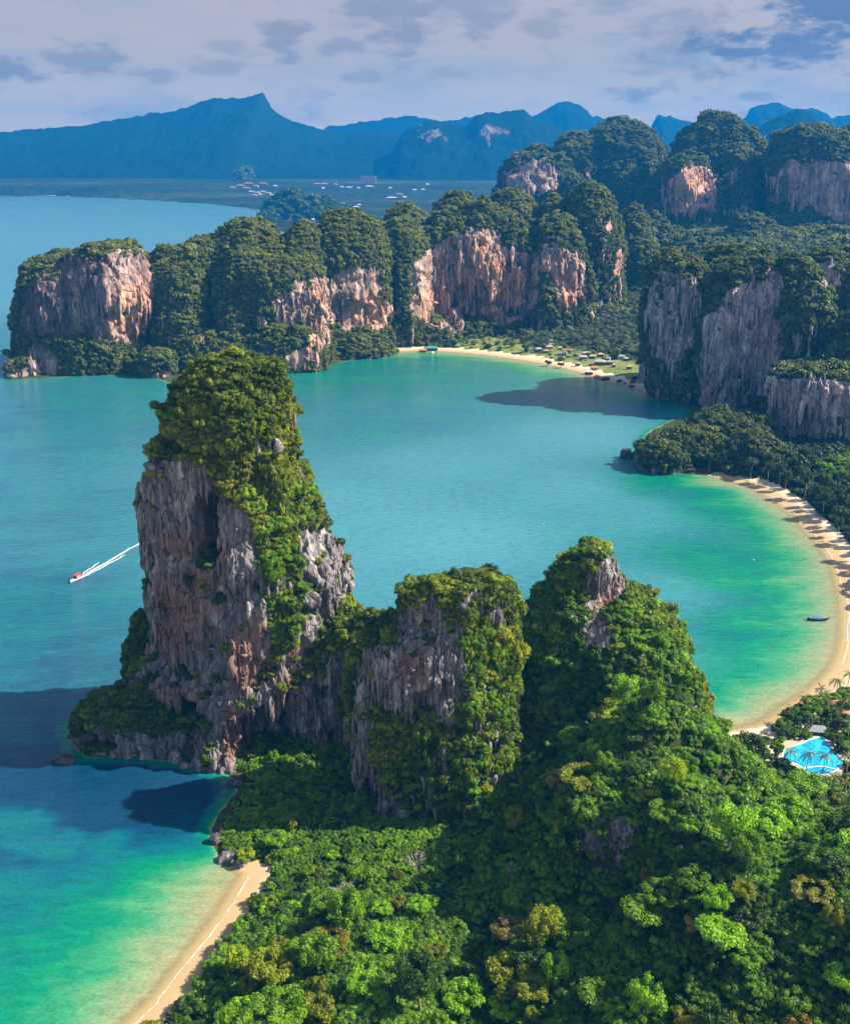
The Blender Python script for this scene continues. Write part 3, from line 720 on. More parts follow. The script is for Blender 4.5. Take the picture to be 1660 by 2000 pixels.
class Crag:
    def __init__(s): s.V = []; s.F = []; s.N = []; s.n = 0
    def add(s, **k):
        p, F, n = crag_arrays(**k); s.V.append(p); s.F.append(F+s.n); s.N.append(n); s.n += len(p)
    def finish(s, name, label, cat, bare, warm=(), mat=None, jit=(9, 1.0), seed=1, veg=('shrub', 2.2, .2), pal=PAL_OLIVE, group=None, thin=(), palscale=18., zveg=-50, auto=.0, lim=None, zones=(), grey=(), drip=None, nodrip=(), tuft=.36):
        V = np.vstack(s.V); F = np.vstack(s.F); N = np.vstack(s.N)
        b = masks(V, N, bare, jit, seed) & (N[:, 1] < .35) & (N[:, 2] < .8)
        w = soft_masks(V, N, warm, jit, seed+40); gr = soft_masks(V, N, grey, jit, seed+140)
        if auto: b |= (fbm(V/np.array([9., 9., 26.])/jit[1], 4, seed+60) > 1-auto) & (N[:, 2] < .22) & (np.abs(N[:, 2]) < .5)
        if tuft: b &= ~(fbm(V/np.array([4.5, 4.5, 6.0])/jit[1], 3, seed+66) > 1-tuft)
        b |= (N[:, 2] < -.35)
        vg = 1.0-b; vg[V[:, 2] < zveg] = 0
        for pl, k in thin: vg[masks(V, N, [pl], jit, seed+70)] *= k
        lo = V.min(0); hi = V.max(0); base = np.array([(lo[0]+hi[0])/2, (lo[1]+hi[1])/2, 0.0])
        root = thing(name, base, label, cat, group)
        me = mesh_np(name+'_rock', V-base, F, True, {'veg': vg, 'warm': w, 'grey': gr}); rock = link('rock', me, mat or ROCK_NEAR, root)
        if drip:
            dd = drips(V, N, (vg < .5) & (V[:, 2] > 1.5) & (np.abs(N[:, 2]) < .7) & (N[:, 1] < -.12) & ~holes(V, nodrip), drip[0], drip[1], drip[2], np.random.default_rng(seed+5))
            if dd is not None:
                k = 25; o = link('stalactites', mesh_np(name+'_drips', dd[0]-base, dd[1], True, {'veg': np.zeros(len(dd[0])), 'warm': np.repeat(w[dd[2]], k), 'grey': np.repeat(gr[dd[2]], k)}), mat or ROCK_NEAR, root); o['kind'] = 'stuff'
        # plants on the rock
        r = np.random.default_rng(seed); cname, size, dens = veg
        c4 = V[F]; e1 = c4[:, 2]-c4[:, 0]; e2 = c4[:, 3]-c4[:, 1]; area = .5*np.linalg.norm(np.cross(e1, e2), axis=1)
        vf = vg[F].mean(1); vf = np.where(vf > .6, vf, 0); fn = N[F].mean(1); cz = c4[:, :, 2].mean(1)
        ex = area*vf*dens*np.where(cz < .5, 0, 1)*(.35+.65*(fn[:, 1] < .4)); k = r.poisson(ex); idx = np.repeat(np.arange(len(F)), k)
        a, b2 = r.random(len(idx))[:, None], r.random(len(idx))[:, None]; q = c4[idx]
        P = (q[:, 0]*(1-a)+q[:, 1]*a)*(1-b2)+(q[:, 3]*(1-a)+q[:, 2]*a)*b2
        sc = size*np.exp(r.normal(0, .38, len(P))); sc = sc*np.where(fn[idx, 2] > .3, 1.1, .82)
        P = P+fn[idx]*(sc*.2)[:, None]; P[:, 2] += sc*.1; zs = np.where(fn[idx, 2] < .35, r.uniform(.9, 2.1, len(P)), r.uniform(.75, 1.1, len(P)))
        if lim is not None: keep = lim(P); P, sc, zs = P[keep], sc[keep], zs[keep]
        tc = tints(r, P, pal, palscale)
        for pl, zp in zones:
            zm = masks(P, fn[idx] if lim is None else fn[idx][keep], [pl], (22, jit[1]), seed+90) & (r.random(len(P)) < .5); tc[zm] = tints(r, P[zm], zp, palscale)
        scatter('vegetation', cname, P-base, sc, tc, r, root, zs=zs)
        s.V = V; s.F = F; s.N = N; s.vg = vg; s.root = root; s.base = base
        return s
# ---- the great stack in the bay
c = Crag()
STACK_ROWS = [(700, 452, 488), (703, 428, 505), (714, 402, 524), (735, 370, 545), (766, 348, 560), (808, 326, 572), (860, 308, 576), (905, 296, 583), (950, 281, 600), (1000, 284, 622), (1050, 286, 650), (1100, 290, 678), (1150, 298, 692), (1200, 304, 700), (1250, 300, 708), (1300, 264, 712), (1350, 256, 722), (1405, 240, 730), (1425, 238, 730)]
c.add(Y=365, rows=STACK_ROWS, depth=.80, nth=360, nrow=270, seed=3, amp=(2.2, 2.8, 1.2), sz=.8,
      carve=[(398, 1025, 30, 88, 22), (350, 1425, 40, 66, 14), (505, 1450, 60, 62, 20), (560, 1425, 60, 70, 18), (415, 1280, 40, 60, 2), (330, 1250, 30, 90, 3)])
STACK_BARE = [[(262, 925), (300, 898), (350, 893), (400, 915), (440, 985), (488, 1005), (500, 1080), (512, 1150), (528, 1225), (526, 1300), (545, 1375), (640, 1300), (690, 1250), (730, 1300), (730, 1560), (560, 1560), (225, 1560), (235, 1330), (270, 1300), (268, 1100)],
              [(582, 1042), (640, 1030), (700, 1100), (700, 1150), (665, 1180), (630, 1225), (600, 1285), (565, 1340), (530, 1350), (545, 1285), (578, 1240), (588, 1150)], [(566, 800), (590, 808), (590, 860), (570, 850)], [(575, 915), (590, 915), (590, 940), (578, 940)]]
stack = c.finish('limestone_stack', 'tall limestone stack rising from the bay with green domed top and bare grey face', 'rock stack', STACK_BARE,
    warm=[[(370, 1050), (440, 1040), (430, 1200), (380, 1190)], [(290, 1200), (360, 1180), (350, 1300), (300, 1290)], [(420, 1370), (490, 1370), (480, 1500), (430, 1500)], [(530, 1270), (600, 1240), (590, 1340), (530, 1370)], [(300, 1030), (375, 1030), (365, 1085), (310, 1080)], [(300, 1130), (380, 1120), (380, 1240), (310, 1260)], [(440, 1230), (520, 1200), (530, 1330), (450, 1350)], [(300, 1330), (400, 1320), (390, 1470), (300, 1470)], [(640, 1400), (740, 1440), (700, 1520), (600, 1500)], [(320, 940), (345, 940), (345, 965), (320, 965)], [(560, 795), (590, 800), (590, 860), (566, 860)]],
    jit=(11, .8), seed=4, drip=(2600, 5.5, .62), nodrip=[(398, 1025, 28, 84), (350, 1430, 30, 55), (505, 1450, 48, 50), (560, 1430, 45, 55)], tuft=.27, zones=[([(480, 960), (610, 950), (640, 1100), (620, 1240), (530, 1260), (490, 1100)], PAL_VIVID)], veg=('thicket', 1.12, .78), thin=[([(500, 950), (600, 950), (700, 1130), (720, 1200), (540, 1260)], .85)])
# low foot of the stack with its shrubs
c = Crag()
c.add(Y=346, rows=[(1344, 235, 285), (1352, 212, 320), (1375, 175, 350), (1390, 150, 380), (1420, 142, 420), (1460, 140, 440), (1476, 140, 445)], depth=.42, shape='round', nth=200, nrow=90, seed=14, amp=(3, 1.6, .9), sz=.6, back=1.2, carve=[(190, 1450, 40, 22, 4)])
c.finish('rocky_shelf', 'low rocky shelf covered in dark shrubs at the foot of the tall stack', 'rock', [[(100, 1450), (250, 1430), (300, 1440), (460, 1400), (470, 1560), (100, 1560)], [(160, 1425), (200, 1415), (200, 1460), (150, 1460)]], warm=[[(150, 1420), (205, 1415), (205, 1455), (150, 1455)]], jit=(9, .7), seed=15, drip=(300, 3, .5), veg=('thicket', 1.0, .6), pal=PAL_OLIVE[:3])
# ledge of shrubs on the sea side of the stack
c = Crag()
c.add(Y=372, rows=[(1200, 276, 292), (1212, 262, 300), (1240, 256, 310), (1290, 246, 320), (1340, 246, 330), (1390, 236, 340)], depth=.5, shape='round', nth=120, nrow=80, seed=24, amp=(2, 1.3, .8), sz=.5)
c.finish('rock_buttress', 'narrow shrub-grown buttress leaning on the sea side of the tall stack', 'rock', [], jit=(8, .7), seed=25, veg=('thicket', 1.0, .8), pal=PAL_OLIVE[:3])

# ---- the middle crag
c = Crag()
c.add(Y=316, rows=[(1131, 925, 968), (1133, 872, 980), (1140, 832, 987), (1160, 802, 992), (1192, 770, 996), (1228, 718, 999), (1275, 696, 1003), (1350, 690, 1011), (1450, 694, 1016), (1550, 704, 1012), (1590, 704, 1010)], depth=.85, dmin=14, nth=340, nrow=220, seed=33, amp=(2.4, 2.6, 1.1), sz=.7, back=.55,
      carve=[(690, 1600, 60, 90, 14), (780, 1665, 70, 45, 12), (640, 1430, 50, 80, 8), (925, 1180, 10, 20, 1)])
crag = c.finish('limestone_crag', 'broad grey limestone crag with a shaggy green top between the stack and the pointed peak', 'crag',
    [[(696, 1270), (730, 1258), (765, 1262), (790, 1195), (838, 1158), (868, 1200), (884, 1250), (905, 1290), (912, 1345), (880, 1398), (800, 1388), (738, 1392), (718, 1450), (738, 1520), (790, 1580), (820, 1680), (640, 1680), (640, 1480), (690, 1440), (694, 1350)], [(905, 1150), (935, 1148), (932, 1190), (905, 1200)], [(884, 1215), (902, 1215), (898, 1262), (884, 1262)]],
    warm=[[(780, 1270), (830, 1270), (840, 1330), (780, 1340)], [(690, 1470), (760, 1500), (740, 1560), (690, 1520)]], jit=(9, .7), seed=34, drip=(1300, 4.5, .5), tuft=.24, zones=[([(905, 1240), (1000, 1230), (1005, 1570), (880, 1560), (900, 1400)], PAL_VIVID)], veg=('thicket', 1.08, .82), pal=PAL_OLIVE)
# saddle between stack and crag
c = Crag()
c.add(Y=345, rows=[(1196, 716, 732), (1206, 700, 760), (1230, 670, 790), (1270, 630, 800), (1330, 590, 800), (1400, 575, 800), (1490, 560, 800), (1510, 560, 800)], depth=.5, shape='lefty', nth=200, nrow=120, seed=43, amp=(2.6, 1.6, .8), sz=.6, carve=[(560, 1470, 50, 60, 9), (640, 1460, 40, 60, 6)])
c.finish('rock_saddle', 'shaded rock saddle joining the tall stack to the grey crag, shrubs along its crest', 'crag', [[(600, 1290), (650, 1270), (690, 1262), (722, 1300), (722, 1540), (500, 1560), (540, 1380)]], jit=(10, .7), seed=44, drip=(700, 4.5, .5), veg=('thicket', 1.05, .82), pal=PAL_OLIVE[:4])

# ---- the pointed peak
c = Crag()
c.add(Y=342, rows=[(1070, 1154, 1168), (1078, 1136, 1180), (1096, 1110, 1194), (1120, 1090, 1206), (1148, 1068, 1222), (1170, 1043, 1262), (1200, 1033, 1290), (1240, 1022, 1322), (1280, 1016, 1342), (1320, 1010, 1360), (1365, 1004, 1384), (1405, 1000, 1380), (1470, 1000, 1376), (1490, 1000, 1376)], depth=.78, shape='lefty', nth=240, nrow=180, seed=53, amp=(2.6, 1.9, .9), sz=.7, back=.8, dmin=9)
peak = c.finish('limestone_peak', 'pointed limestone peak cloaked in green with a pale scar below its top', 'crag', [[(1140, 1130), (1180, 1085), (1230, 1120), (1228, 1150), (1204, 1195), (1190, 1262), (1138, 1265), (1142, 1190)], [(1330, 1265), (1362, 1285), (1368, 1322), (1345, 1312)], [(1325, 1400), (1360, 1370), (1370, 1410), (1340, 1445)], [(1180, 1058), (1200, 1080), (1200, 1110), (1186, 1100)]],
    warm=[[(1165, 1150), (1220, 1130), (1200, 1200), (1160, 1230)], [(1325, 1395), (1372, 1370), (1372, 1445), (1325, 1445)]], jit=(8, .7), seed=54, drip=(260, 4, .5), tuft=.0, zones=[([(1200, 1180), (1320, 1230), (1380, 1400), (1200, 1400)], PAL_VIVID[:2]+[PAL_OLIVE[2]])], veg=('thicket', 1.15, .74), pal=PAL_JUNGLE[1:]+PAL_OLIVE[-2:])
# ---- rock knoll in the forest
c = Crag()
c.add(Y=262, rows=[(1522, 1185, 1225), (1530, 1150, 1270), (1555, 1120, 1320), (1600, 1095, 1370), (1680, 1085, 1410), (1760, 1075, 1440)], depth=.75, shape='lefty', nth=220, nrow=120, seed=63, amp=(2.6, 1.3, .7), sz=.6)
c.finish('rock_knoll', 'overgrown rock knoll in the jungle with a small grey bare face', 'crag', [[(1130, 1640), (1165, 1592), (1245, 1595), (1265, 1690), (1225, 1740), (1132, 1780)]], warm=[[(1155, 1660), (1185, 1650), (1190, 1700), (1160, 1700)]], jit=(10, .6), seed=64, drip=(200, 3, .4), veg=('thicket', 1.1, .74), pal=PAL_JUNGLE[1:]+PAL_OLIVE[-1:])

# ---- sea boulders
def boulder(name, xyz, size, label, cat, mat, seed, group=None, squash=(1, 1, .8)):
    v = ICO2[0]*1.0; v = v*(1+.8*(fbm(v*1.4+seed, 3, seed)-.5)[:, None]+.25*(ridged(v*3+seed, 2, seed)-.5)[:, None]); v = v*size*np.array(squash)
    o = link(name, mesh_np(name, v, ICO2[1], False, {'warm': np.zeros(len(v)), 'veg': np.zeros(len(v))}), mat, None, xyz); return tag(o, label, cat, group)
for (u, v, s, sq, lab) in [(124, 1486, 3.4, (1.35, .8, .55), 'dark flat sea rock off the end of the rocky shelf'), (342, 1482, 3.3, (.8, .8, 1.2), 'upright pale boulder at the waterline under the tall stack'), (362, 1496, 1.7, (1, 1, .8), 'small pale boulder beside the upright boulder under the stack'),
                           (378, 1494, 1.3, (1, 1, .8), 'smallest boulder of the three at the waterline under the stack'), (462, 1530, 2.6, (1.1, 1, .7), 'rounded boulder at the head of the dark cove'), (422, 1642, 2.6, (.9, .8, 1), 'grey rock at the corner of the cove below the dark trees'),
                           (444, 1678, 2.6, (1, .9, .9), 'pale rock at the end of the south beach under a palm'), (468, 1688, 1.7, (1.2, 1, .7), 'low rock where the south beach meets the cove')]:
    g = G(u, v, .3); boulder('sea_rock', (g[0], g[1], .2), s, lab, 'rock', ROCK_DARK if 'dark' in lab else ROCK_NEAR, int(u), None, sq)
# ---- headland, amphitheatre and the towers behind: many domed lumps each
PROF = {'dome': [(0, .05), (.015, .22), (.05, .42), (.11, .62), (.22, .82), (.36, .93), (.6, 1.0), (1, 1.02)],
        'bluff': [(0, .08), (.01, .35), (.04, .6), (.09, .78), (.18, .91), (.3, .98), (.6, 1.0), (.85, .97), (1, 1.0)],
        'slope': [(0, .04), (.04, .17), (.14, .38), (.32, .6), (.6, .83), (1, 1.08)],
        'mesa': [(0, .5), (.01, .75), (.035, .9), (.09, .98), (.3, 1.0), (1, 1.0)]}
def vz(z, Y):
    """image row of height z at distance Y"""
    b = math.atan2(CAM_H-z, Y)-PITCH; return 1000+FOCAL*math.tan(b)
def lump(c, uL, uR, vtop, Y, dep, prof='dome', seed=1, zb=-3.0, shape='round', skew=0.0, nth=116, nrow=80, amp=(8, 4.6, 2.2), sz=1.6, back=1.3, carve=()):
    vb = vz(zb, Y); zt = onY((uL+uR)/2, vtop, Y)[1]; hw = (uR-uL)/2; mid = (uL+uR)/2
    rows = []
    for f, w in PROF[prof]:
        z = zt+(zb-zt)*f; m = mid+skew*hw*(1-f)
        rows.append((vz(z, Y), m-hw*w, m+hw*w))
    a = (onY(uR, vb, Y)[0]-onY(uL, vb, Y)[0])/2
    c.add(Y=Y, rows=rows, depth=dep/a, shape=shape, nth=nth, nrow=nrow, seed=seed, amp=amp, sz=sz, back=back, carve=carve)
LT = ('far_tree', 1.8, .155)

c = Crag()
lump(c, 32, 190, 492, 1090, 50, 'bluff', 101, skew=.12, shape='lefty'); lump(c, 120, 302, 473, 1085, 52, 'bluff', 102, shape='lefty', nth=190, nrow=120); lump(c, 60, 170, 520, 1070, 30, 'bluff', 120)
lump(c, 265, 390, 488, 1115, 45, 'dome', 103); lump(c, 320, 440, 467, 1135, 55, 'dome', 104); lump(c, 385, 580, 432, 1150, 60, 'dome', 105); lump(c, 300, 420, 560, 1085, 40, 'slope', 107)
lump(c, 470, 648, 503, 1100, 42, 'bluff', 106, shape='righty', skew=-.1, nth=180, nrow=110); lump(c, 540, 660, 440, 1160, 50, 'dome', 108)
lump(c, 596, 768, 410, 1190, 60, 'dome', 109, shape='righty', nth=180, nrow=110, carve=[(690, 620, 60, 30, 10)]); lump(c, 400, 520, 570, 1080, 45, 'slope', 110)
lump(c, 225, 345, 494, 1120, 50, 'dome', 121); lump(c, 355, 470, 462, 1150, 60, 'dome', 122); lump(c, 540, 660, 445, 1185, 60, 'dome', 123); lump(c, 300, 420, 505, 1100, 40, 'dome', 124); lump(c, 420, 540, 480, 1115, 45, 'dome', 125); lump(c, 45, 250, 648, 1052, 26, 'dome', 111, amp=(4, 2.4, 1.2), sz=1.3); lump(c, 14, 78, 702, 1030, 14, 'dome', 112, amp=(3, 2, 1), sz=1.0); lump(c, 270, 350, 684, 1034, 18, 'dome', 113, amp=(3, 2, 1), sz=1.1)
lump(c, 330, 480, 655, 1050, 22, 'slope', 114, amp=(4, 2, 1), sz=1.3); lump(c, 220, 300, 660, 1060, 18, 'slope', 118); lump(c, 470, 640, 640, 1062, 24, 'dome', 115, amp=(4, 2.4, 1.2), sz=1.3); lump(c, 620, 770, 636, 1150, 40, 'slope', 116, amp=(4, 2, 1), sz=1.3)
headl = c.finish('limestone_headland', 'long forested headland across the bay with grey and orange cliffs at its seaward end', 'headland',
    [[(48, 570), (85, 522), (150, 500), (180, 506), (215, 494), (225, 480), (268, 478), (298, 492), (304, 560), (296, 630), (266, 670), (205, 668), (160, 650), (60, 662), (40, 630)], [(530, 590), (575, 562), (610, 548), (642, 536), (648, 600), (640, 680), (608, 676), (596, 625), (545, 632)],
     [(646, 545), (690, 522), (742, 526), (746, 590), (770, 596), (752, 640), (690, 652), (648, 636)], [(560, 690), (600, 678), (622, 690), (600, 722), (566, 720)], [(55, 670), (80, 665), (115, 700), (110, 735), (60, 720)], [(320, 630), (332, 625), (332, 650), (322, 650)], [(390, 640), (405, 638), (405, 665), (388, 665)], [(18, 725), (72, 715), (75, 745), (15, 745)], [(300, 730), (335, 725), (338, 750), (300, 748)], [(505, 620), (520, 615), (520, 650), (508, 650)]],
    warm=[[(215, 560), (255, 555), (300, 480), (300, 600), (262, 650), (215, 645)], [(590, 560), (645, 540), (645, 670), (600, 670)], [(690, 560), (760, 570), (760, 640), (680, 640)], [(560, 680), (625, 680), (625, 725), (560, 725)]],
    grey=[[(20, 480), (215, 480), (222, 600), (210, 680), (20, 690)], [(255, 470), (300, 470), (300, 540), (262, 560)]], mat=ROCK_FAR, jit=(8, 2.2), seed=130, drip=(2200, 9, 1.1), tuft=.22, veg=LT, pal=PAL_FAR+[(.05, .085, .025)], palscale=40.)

c = Crag()
lump(c, 735, 830, 440, 1230, 50, 'dome', 141); lump(c, 715, 850, 425, 1260, 60, 'dome', 151); lump(c, 795, 1062, 398, 1300, 62, 'dome', 142, shape='righty', nth=260, nrow=150, amp=(10, 7.5, 3.2), carve=[(925, 590, 45, 45, 26), (870, 560, 30, 70, 8), (990, 560, 25, 60, 8)])
lump(c, 1028, 1150, 425, 1295, 50, 'dome', 143, shape='righty', nth=200, amp=(10, 6, 3)); lump(c, 1085, 1212, 356, 1400, 60, 'dome', 144); lump(c, 830, 960, 376, 1400, 70, 'dome', 145); lump(c, 920, 1070, 372, 1450, 70, 'dome', 146); lump(c, 730, 860, 400, 1330, 60, 'dome', 147); lump(c, 1040, 1130, 385, 1430, 60, 'dome', 148)
lump(c, 760, 900, 610, 1215, 30, 'slope', 149, amp=(4, 2, 1)); lump(c, 1180, 1300, 400, 1520, 60, 'slope', 150)
c.finish('limestone_amphitheatre', 'broad forested massif with a hollow pale pink cliff above the west beach palms', 'cliff',
    [[(806, 515), (835, 485), (880, 458), (915, 444), (968, 448), (984, 482), (1012, 490), (1052, 496), (1054, 590), (1022, 622), (985, 640), (965, 618), (930, 618), (905, 630), (905, 650), (860, 645), (804, 612)], [(1054, 480), (1085, 470), (1110, 490), (1144, 520), (1142, 575), (1110, 600), (1082, 590), (1085, 540), (1056, 530)], [(1198, 490), (1213, 485), (1213, 535), (1200, 540)], [(1186, 430), (1196, 428), (1196, 455), (1186, 455)]],
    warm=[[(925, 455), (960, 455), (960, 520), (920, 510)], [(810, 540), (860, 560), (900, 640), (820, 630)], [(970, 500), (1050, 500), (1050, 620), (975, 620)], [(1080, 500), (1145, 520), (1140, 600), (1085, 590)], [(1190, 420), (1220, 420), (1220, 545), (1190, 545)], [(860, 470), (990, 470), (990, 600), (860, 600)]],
    mat=ROCK_FAR, jit=(9, 2.4), seed=150, drip=(1700, 12, 1.4), tuft=.2, veg=('far_tree', 2.0, .13), pal=PAL_FAR, palscale=50.)

c = Crag()
B = dict(amp=(20, 8, 3.5), sz=2.4, nth=110, nrow=72)
lump(c, 976, 1120, 300, 2230, 90, 'bluff', 161, **B); lump(c, 1060, 1200, 262, 2300, 110, 'dome', 162, **B); lump(c, 1120, 1312, 231, 2300, 120, 'dome', 163, **B); lump(c, 1010, 1100, 283, 2280, 80, 'dome', 164, **B); lump(c, 1150, 1320, 330, 2120, 110, 'slope', 165, **B); lump(c, 1060, 1180, 340, 2120, 90, 'slope', 166, **B)
c.finish('forested_karst_ridge', 'dark forested ridge with a steep dark end rising behind the pale cliffs', 'karst hill', [[(985, 335), (1015, 318), (1060, 310), (1090, 335), (1085, 378), (1030, 380), (985, 375)], [(1140, 325), (1155, 325), (1155, 350), (1140, 350)]], mat=ROCK_FAR, jit=(9, 4), seed=170, drip=(500, 16, 1.7), tuft=.22, veg=('far_tree', 2.8, .05), pal=PAL_FAR[:3], palscale=70.)
c = Crag()
lump(c, 1300, 1512, 228, 2080, 110, 'dome', 171, **B); lump(c, 1286, 1412, 292, 1960, 60, 'dome', 172, shape='righty', **B); lump(c, 1390, 1500, 300, 1980, 70, 'dome', 173, **B); lump(c, 1250, 1330, 330, 2010, 60, 'dome', 174, **B)
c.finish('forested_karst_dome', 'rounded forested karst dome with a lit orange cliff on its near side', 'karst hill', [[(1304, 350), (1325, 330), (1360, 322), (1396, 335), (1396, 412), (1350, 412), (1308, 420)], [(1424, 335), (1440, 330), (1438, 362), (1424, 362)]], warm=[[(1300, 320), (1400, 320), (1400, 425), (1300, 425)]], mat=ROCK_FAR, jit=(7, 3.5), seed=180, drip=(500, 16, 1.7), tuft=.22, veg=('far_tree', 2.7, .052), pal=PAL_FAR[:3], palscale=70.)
c = Crag()
lump(c, 1496, 1650, 250, 1930, 80, 'bluff', 181, **B); lump(c, 1590, 1790, 246, 1920, 90, 'bluff', 182, shape='wedge', **B); lump(c, 1500, 1760, 262, 1890, 60, 'bluff', 183, **B)
c.finish('forested_karst_wall', 'forested karst with a broad mauve cliff at the edge of the valley', 'karst hill', [[(1518, 340), (1545, 312), (1575, 325), (1605, 312), (1660, 318), (1800, 320), (1800, 440), (1660, 438), (1600, 425), (1540, 395), (1520, 375)]], mat=ROCK_FAR, jit=(8, 3.5), seed=190, drip=(500, 16, 1.7), tuft=.22, veg=('far_tree', 2.7, .052), pal=PAL_FAR[:3], palscale=70.)

c = Crag()
T = dict(amp=(7.5, 4.2, 1.7), sz=1.4)
lump(c, 1264, 1378, 490, 935, 30, 'bluff', 201, shape='lefty', nth=220, nrow=170, **T)
c.finish('limestone_tower', 'dark sheer limestone tower with a flat green top rising from the bay', 'rock tower', [[(1264, 560), (1290, 525), (1330, 535), (1366, 550), (1372, 650), (1345, 690), (1310, 720), (1270, 690)], [(1300, 640), (1320, 640), (1320, 690), (1300, 690)]], mat=ROCK_MAUVE, jit=(10, 1.8), seed=210, drip=(500, 9, .8), tuft=.3, veg=('far_tree', 2.0, .12), pal=PAL_FAR[:3]+[(.05, .085, .02)], palscale=30.)
c = Crag()
lump(c, 1355, 1480, 484, 975, 40, 'bluff', 211, **T); lump(c, 1366, 1560, 500, 915, 42, 'bluff', 212, shape='wedge', nth=220, nrow=150, carve=[(1465, 760, 14, 22, 7)], **T); lump(c, 1484, 1622, 491, 890, 40, 'dome', 213, nth=200, nrow=150, **T); lump(c, 1560, 1720, 490, 980, 45, 'bluff', 214, **T)
lump(c, 1590, 1760, 610, 835, 40, 'slope', 215, **T); lump(c, 1366, 1440, 560, 900, 26, 'dome', 216, **T); lump(c, 1498, 1760, 722, 792, 40, 'mesa', 217, nth=260, nrow=130, shape='wedge', carve=[(1580, 840, 30, 50, 6)], **T)
c.finish('limestone_wall', 'massive streaked limestone wall with green crowns standing over the east beach', 'cliff', [[(1366, 800), (1368, 670), (1390, 610), (1415, 570), (1470, 545), (1500, 520), (1524, 540), (1525, 640), (1530, 700), (1510, 740), (1490, 770), (1440, 790), (1400, 800)], [(1500, 760), (1510, 735), (1560, 740), (1660, 738), (1800, 738), (1800, 900), (1620, 900), (1560, 870), (1530, 890), (1500, 870)], [(1590, 510), (1640, 505), (1645, 560), (1600, 560)], [(1370, 620), (1400, 600), (1410, 640), (1375, 670)]],
    warm=[[(1510, 760), (1560, 760), (1545, 880), (1505, 880)], [(1500, 600), (1530, 600), (1525, 720), (1500, 700)], [(1370, 720), (1400, 740), (1400, 800), (1370, 800)]], mat=ROCK_MAUVE, jit=(9, 1.8), seed=220, drip=(1700, 10, .75), tuft=.18, veg=('far_tree', 2.0, .12), pal=PAL_FAR[:3]+[(.05, .085, .02), (.075, .11, .02)], palscale=30.)
c = Crag()
lump(c, 1242, 1340, 864, 712, 20, 'dome', 221, amp=(4, 2, 1), sz=1.0); lump(c, 1286, 1420, 845, 735, 26, 'dome', 222, amp=(4, 2, 1), sz=1.0); lump(c, 1345, 1520, 812, 770, 30, 'dome', 223, amp=(4, 2, 1), sz=1.0); lump(c, 1380, 1560, 850, 705, 26, 'slope', 224, amp=(4, 2, 1), sz=1.0)
c.finish('wooded_point', 'low dark wooded point of rock between the two coves under the limestone wall', 'headland', [[(1342, 860), (1358, 858), (1358, 885), (1342, 885)], [(1236, 905), (1270, 915), (1330, 925), (1330, 935), (1236, 935)], [(1236, 870), (1246, 870), (1246, 905), (1236, 905)]], mat=ROCK_NEAR, jit=(7, 1.2), seed=230, veg=('far_tree', 1.7, .18), pal=PAL_FAR[:2], palscale=25.)
for (u, v, s, sq, lab) in [(1222, 894, 5.2, (.8, .7, 1.2), 'dark upright sea rock standing off the wooded point'), (1247, 894, 4.5, (1, .8, 1.1), 'dark sea rock touching the tip of the wooded point'), (1300, 914, 2.4, (1.3, 1, .7), 'pale rock at the waterline along the wooded point')]:
    g = G(u, v, 0); boulder('sea_rock', (g[0], g[1], .8), s, lab, 'rock', ROCK_DARK, int(u), None, sq)

c = Crag()
lump(c, 1375, 1570, 420, 1760, 90, 'slope', 251, **dict(B, nth=80, nrow=50)); lump(c, 1530, 1740, 446, 1640, 90, 'slope', 252, **dict(B, nth=80, nrow=50)); lump(c, 1215, 1345, 412, 1680, 80, 'slope', 253, **dict(B, nth=80, nrow=50)); lump(c, 1420, 1720, 402, 1860, 90, 'slope', 254, **dict(B, nth=80, nrow=50)); lump(c, 1180, 1290, 470, 1560, 60, 'slope', 255, **dict(B, nth=80, nrow=50)); lump(c, 1300, 1420, 455, 1600, 60, 'slope', 256, **dict(B, nth=80, nrow=50))
c.finish('forested_spur', 'dark forested spurs filling the valley below the karst dome', 'hill', [], mat=ROCK_FAR, jit=(8, 3), seed=260, veg=('far_tree', 3.2, .045), pal=PAL_FAR[:3], palscale=60.)

# wooded hill by the far town
c = Crag()
lump(c, 512, 620, 377, 3560, 130, 'slope', 231, amp=(14, 5, 2), sz=5, nth=80, nrow=50); lump(c, 570, 680, 388, 3600, 130, 'slope', 232, amp=(14, 5, 2), sz=5, nth=80, nrow=50); lump(c, 505, 560, 410, 3480, 80, 'slope', 233, amp=(10, 5, 2), sz=4)
c.finish('wooded_hill', 'low wooded hill at the far shore beside the town', 'hill', [], mat=ROCK_FAR, jit=(5, 5), seed=240, veg=('far_tree', 7.5, .0095), pal=PAL_FARLOW[:3], palscale=80.)
c = Crag()
lump(c, 462, 488, 326, 6400, 90, 'slope', 241, zb=0, amp=(30, 14, 6), sz=8); 
c.finish('rock_outcrop', 'small dark outcrop standing alone on the far plain', 'rock', [], mat=ROCK_FAR, jit=(3, 9), seed=245, veg=('far_tree', 12, .003), pal=PAL_FAR[:3], palscale=200.)

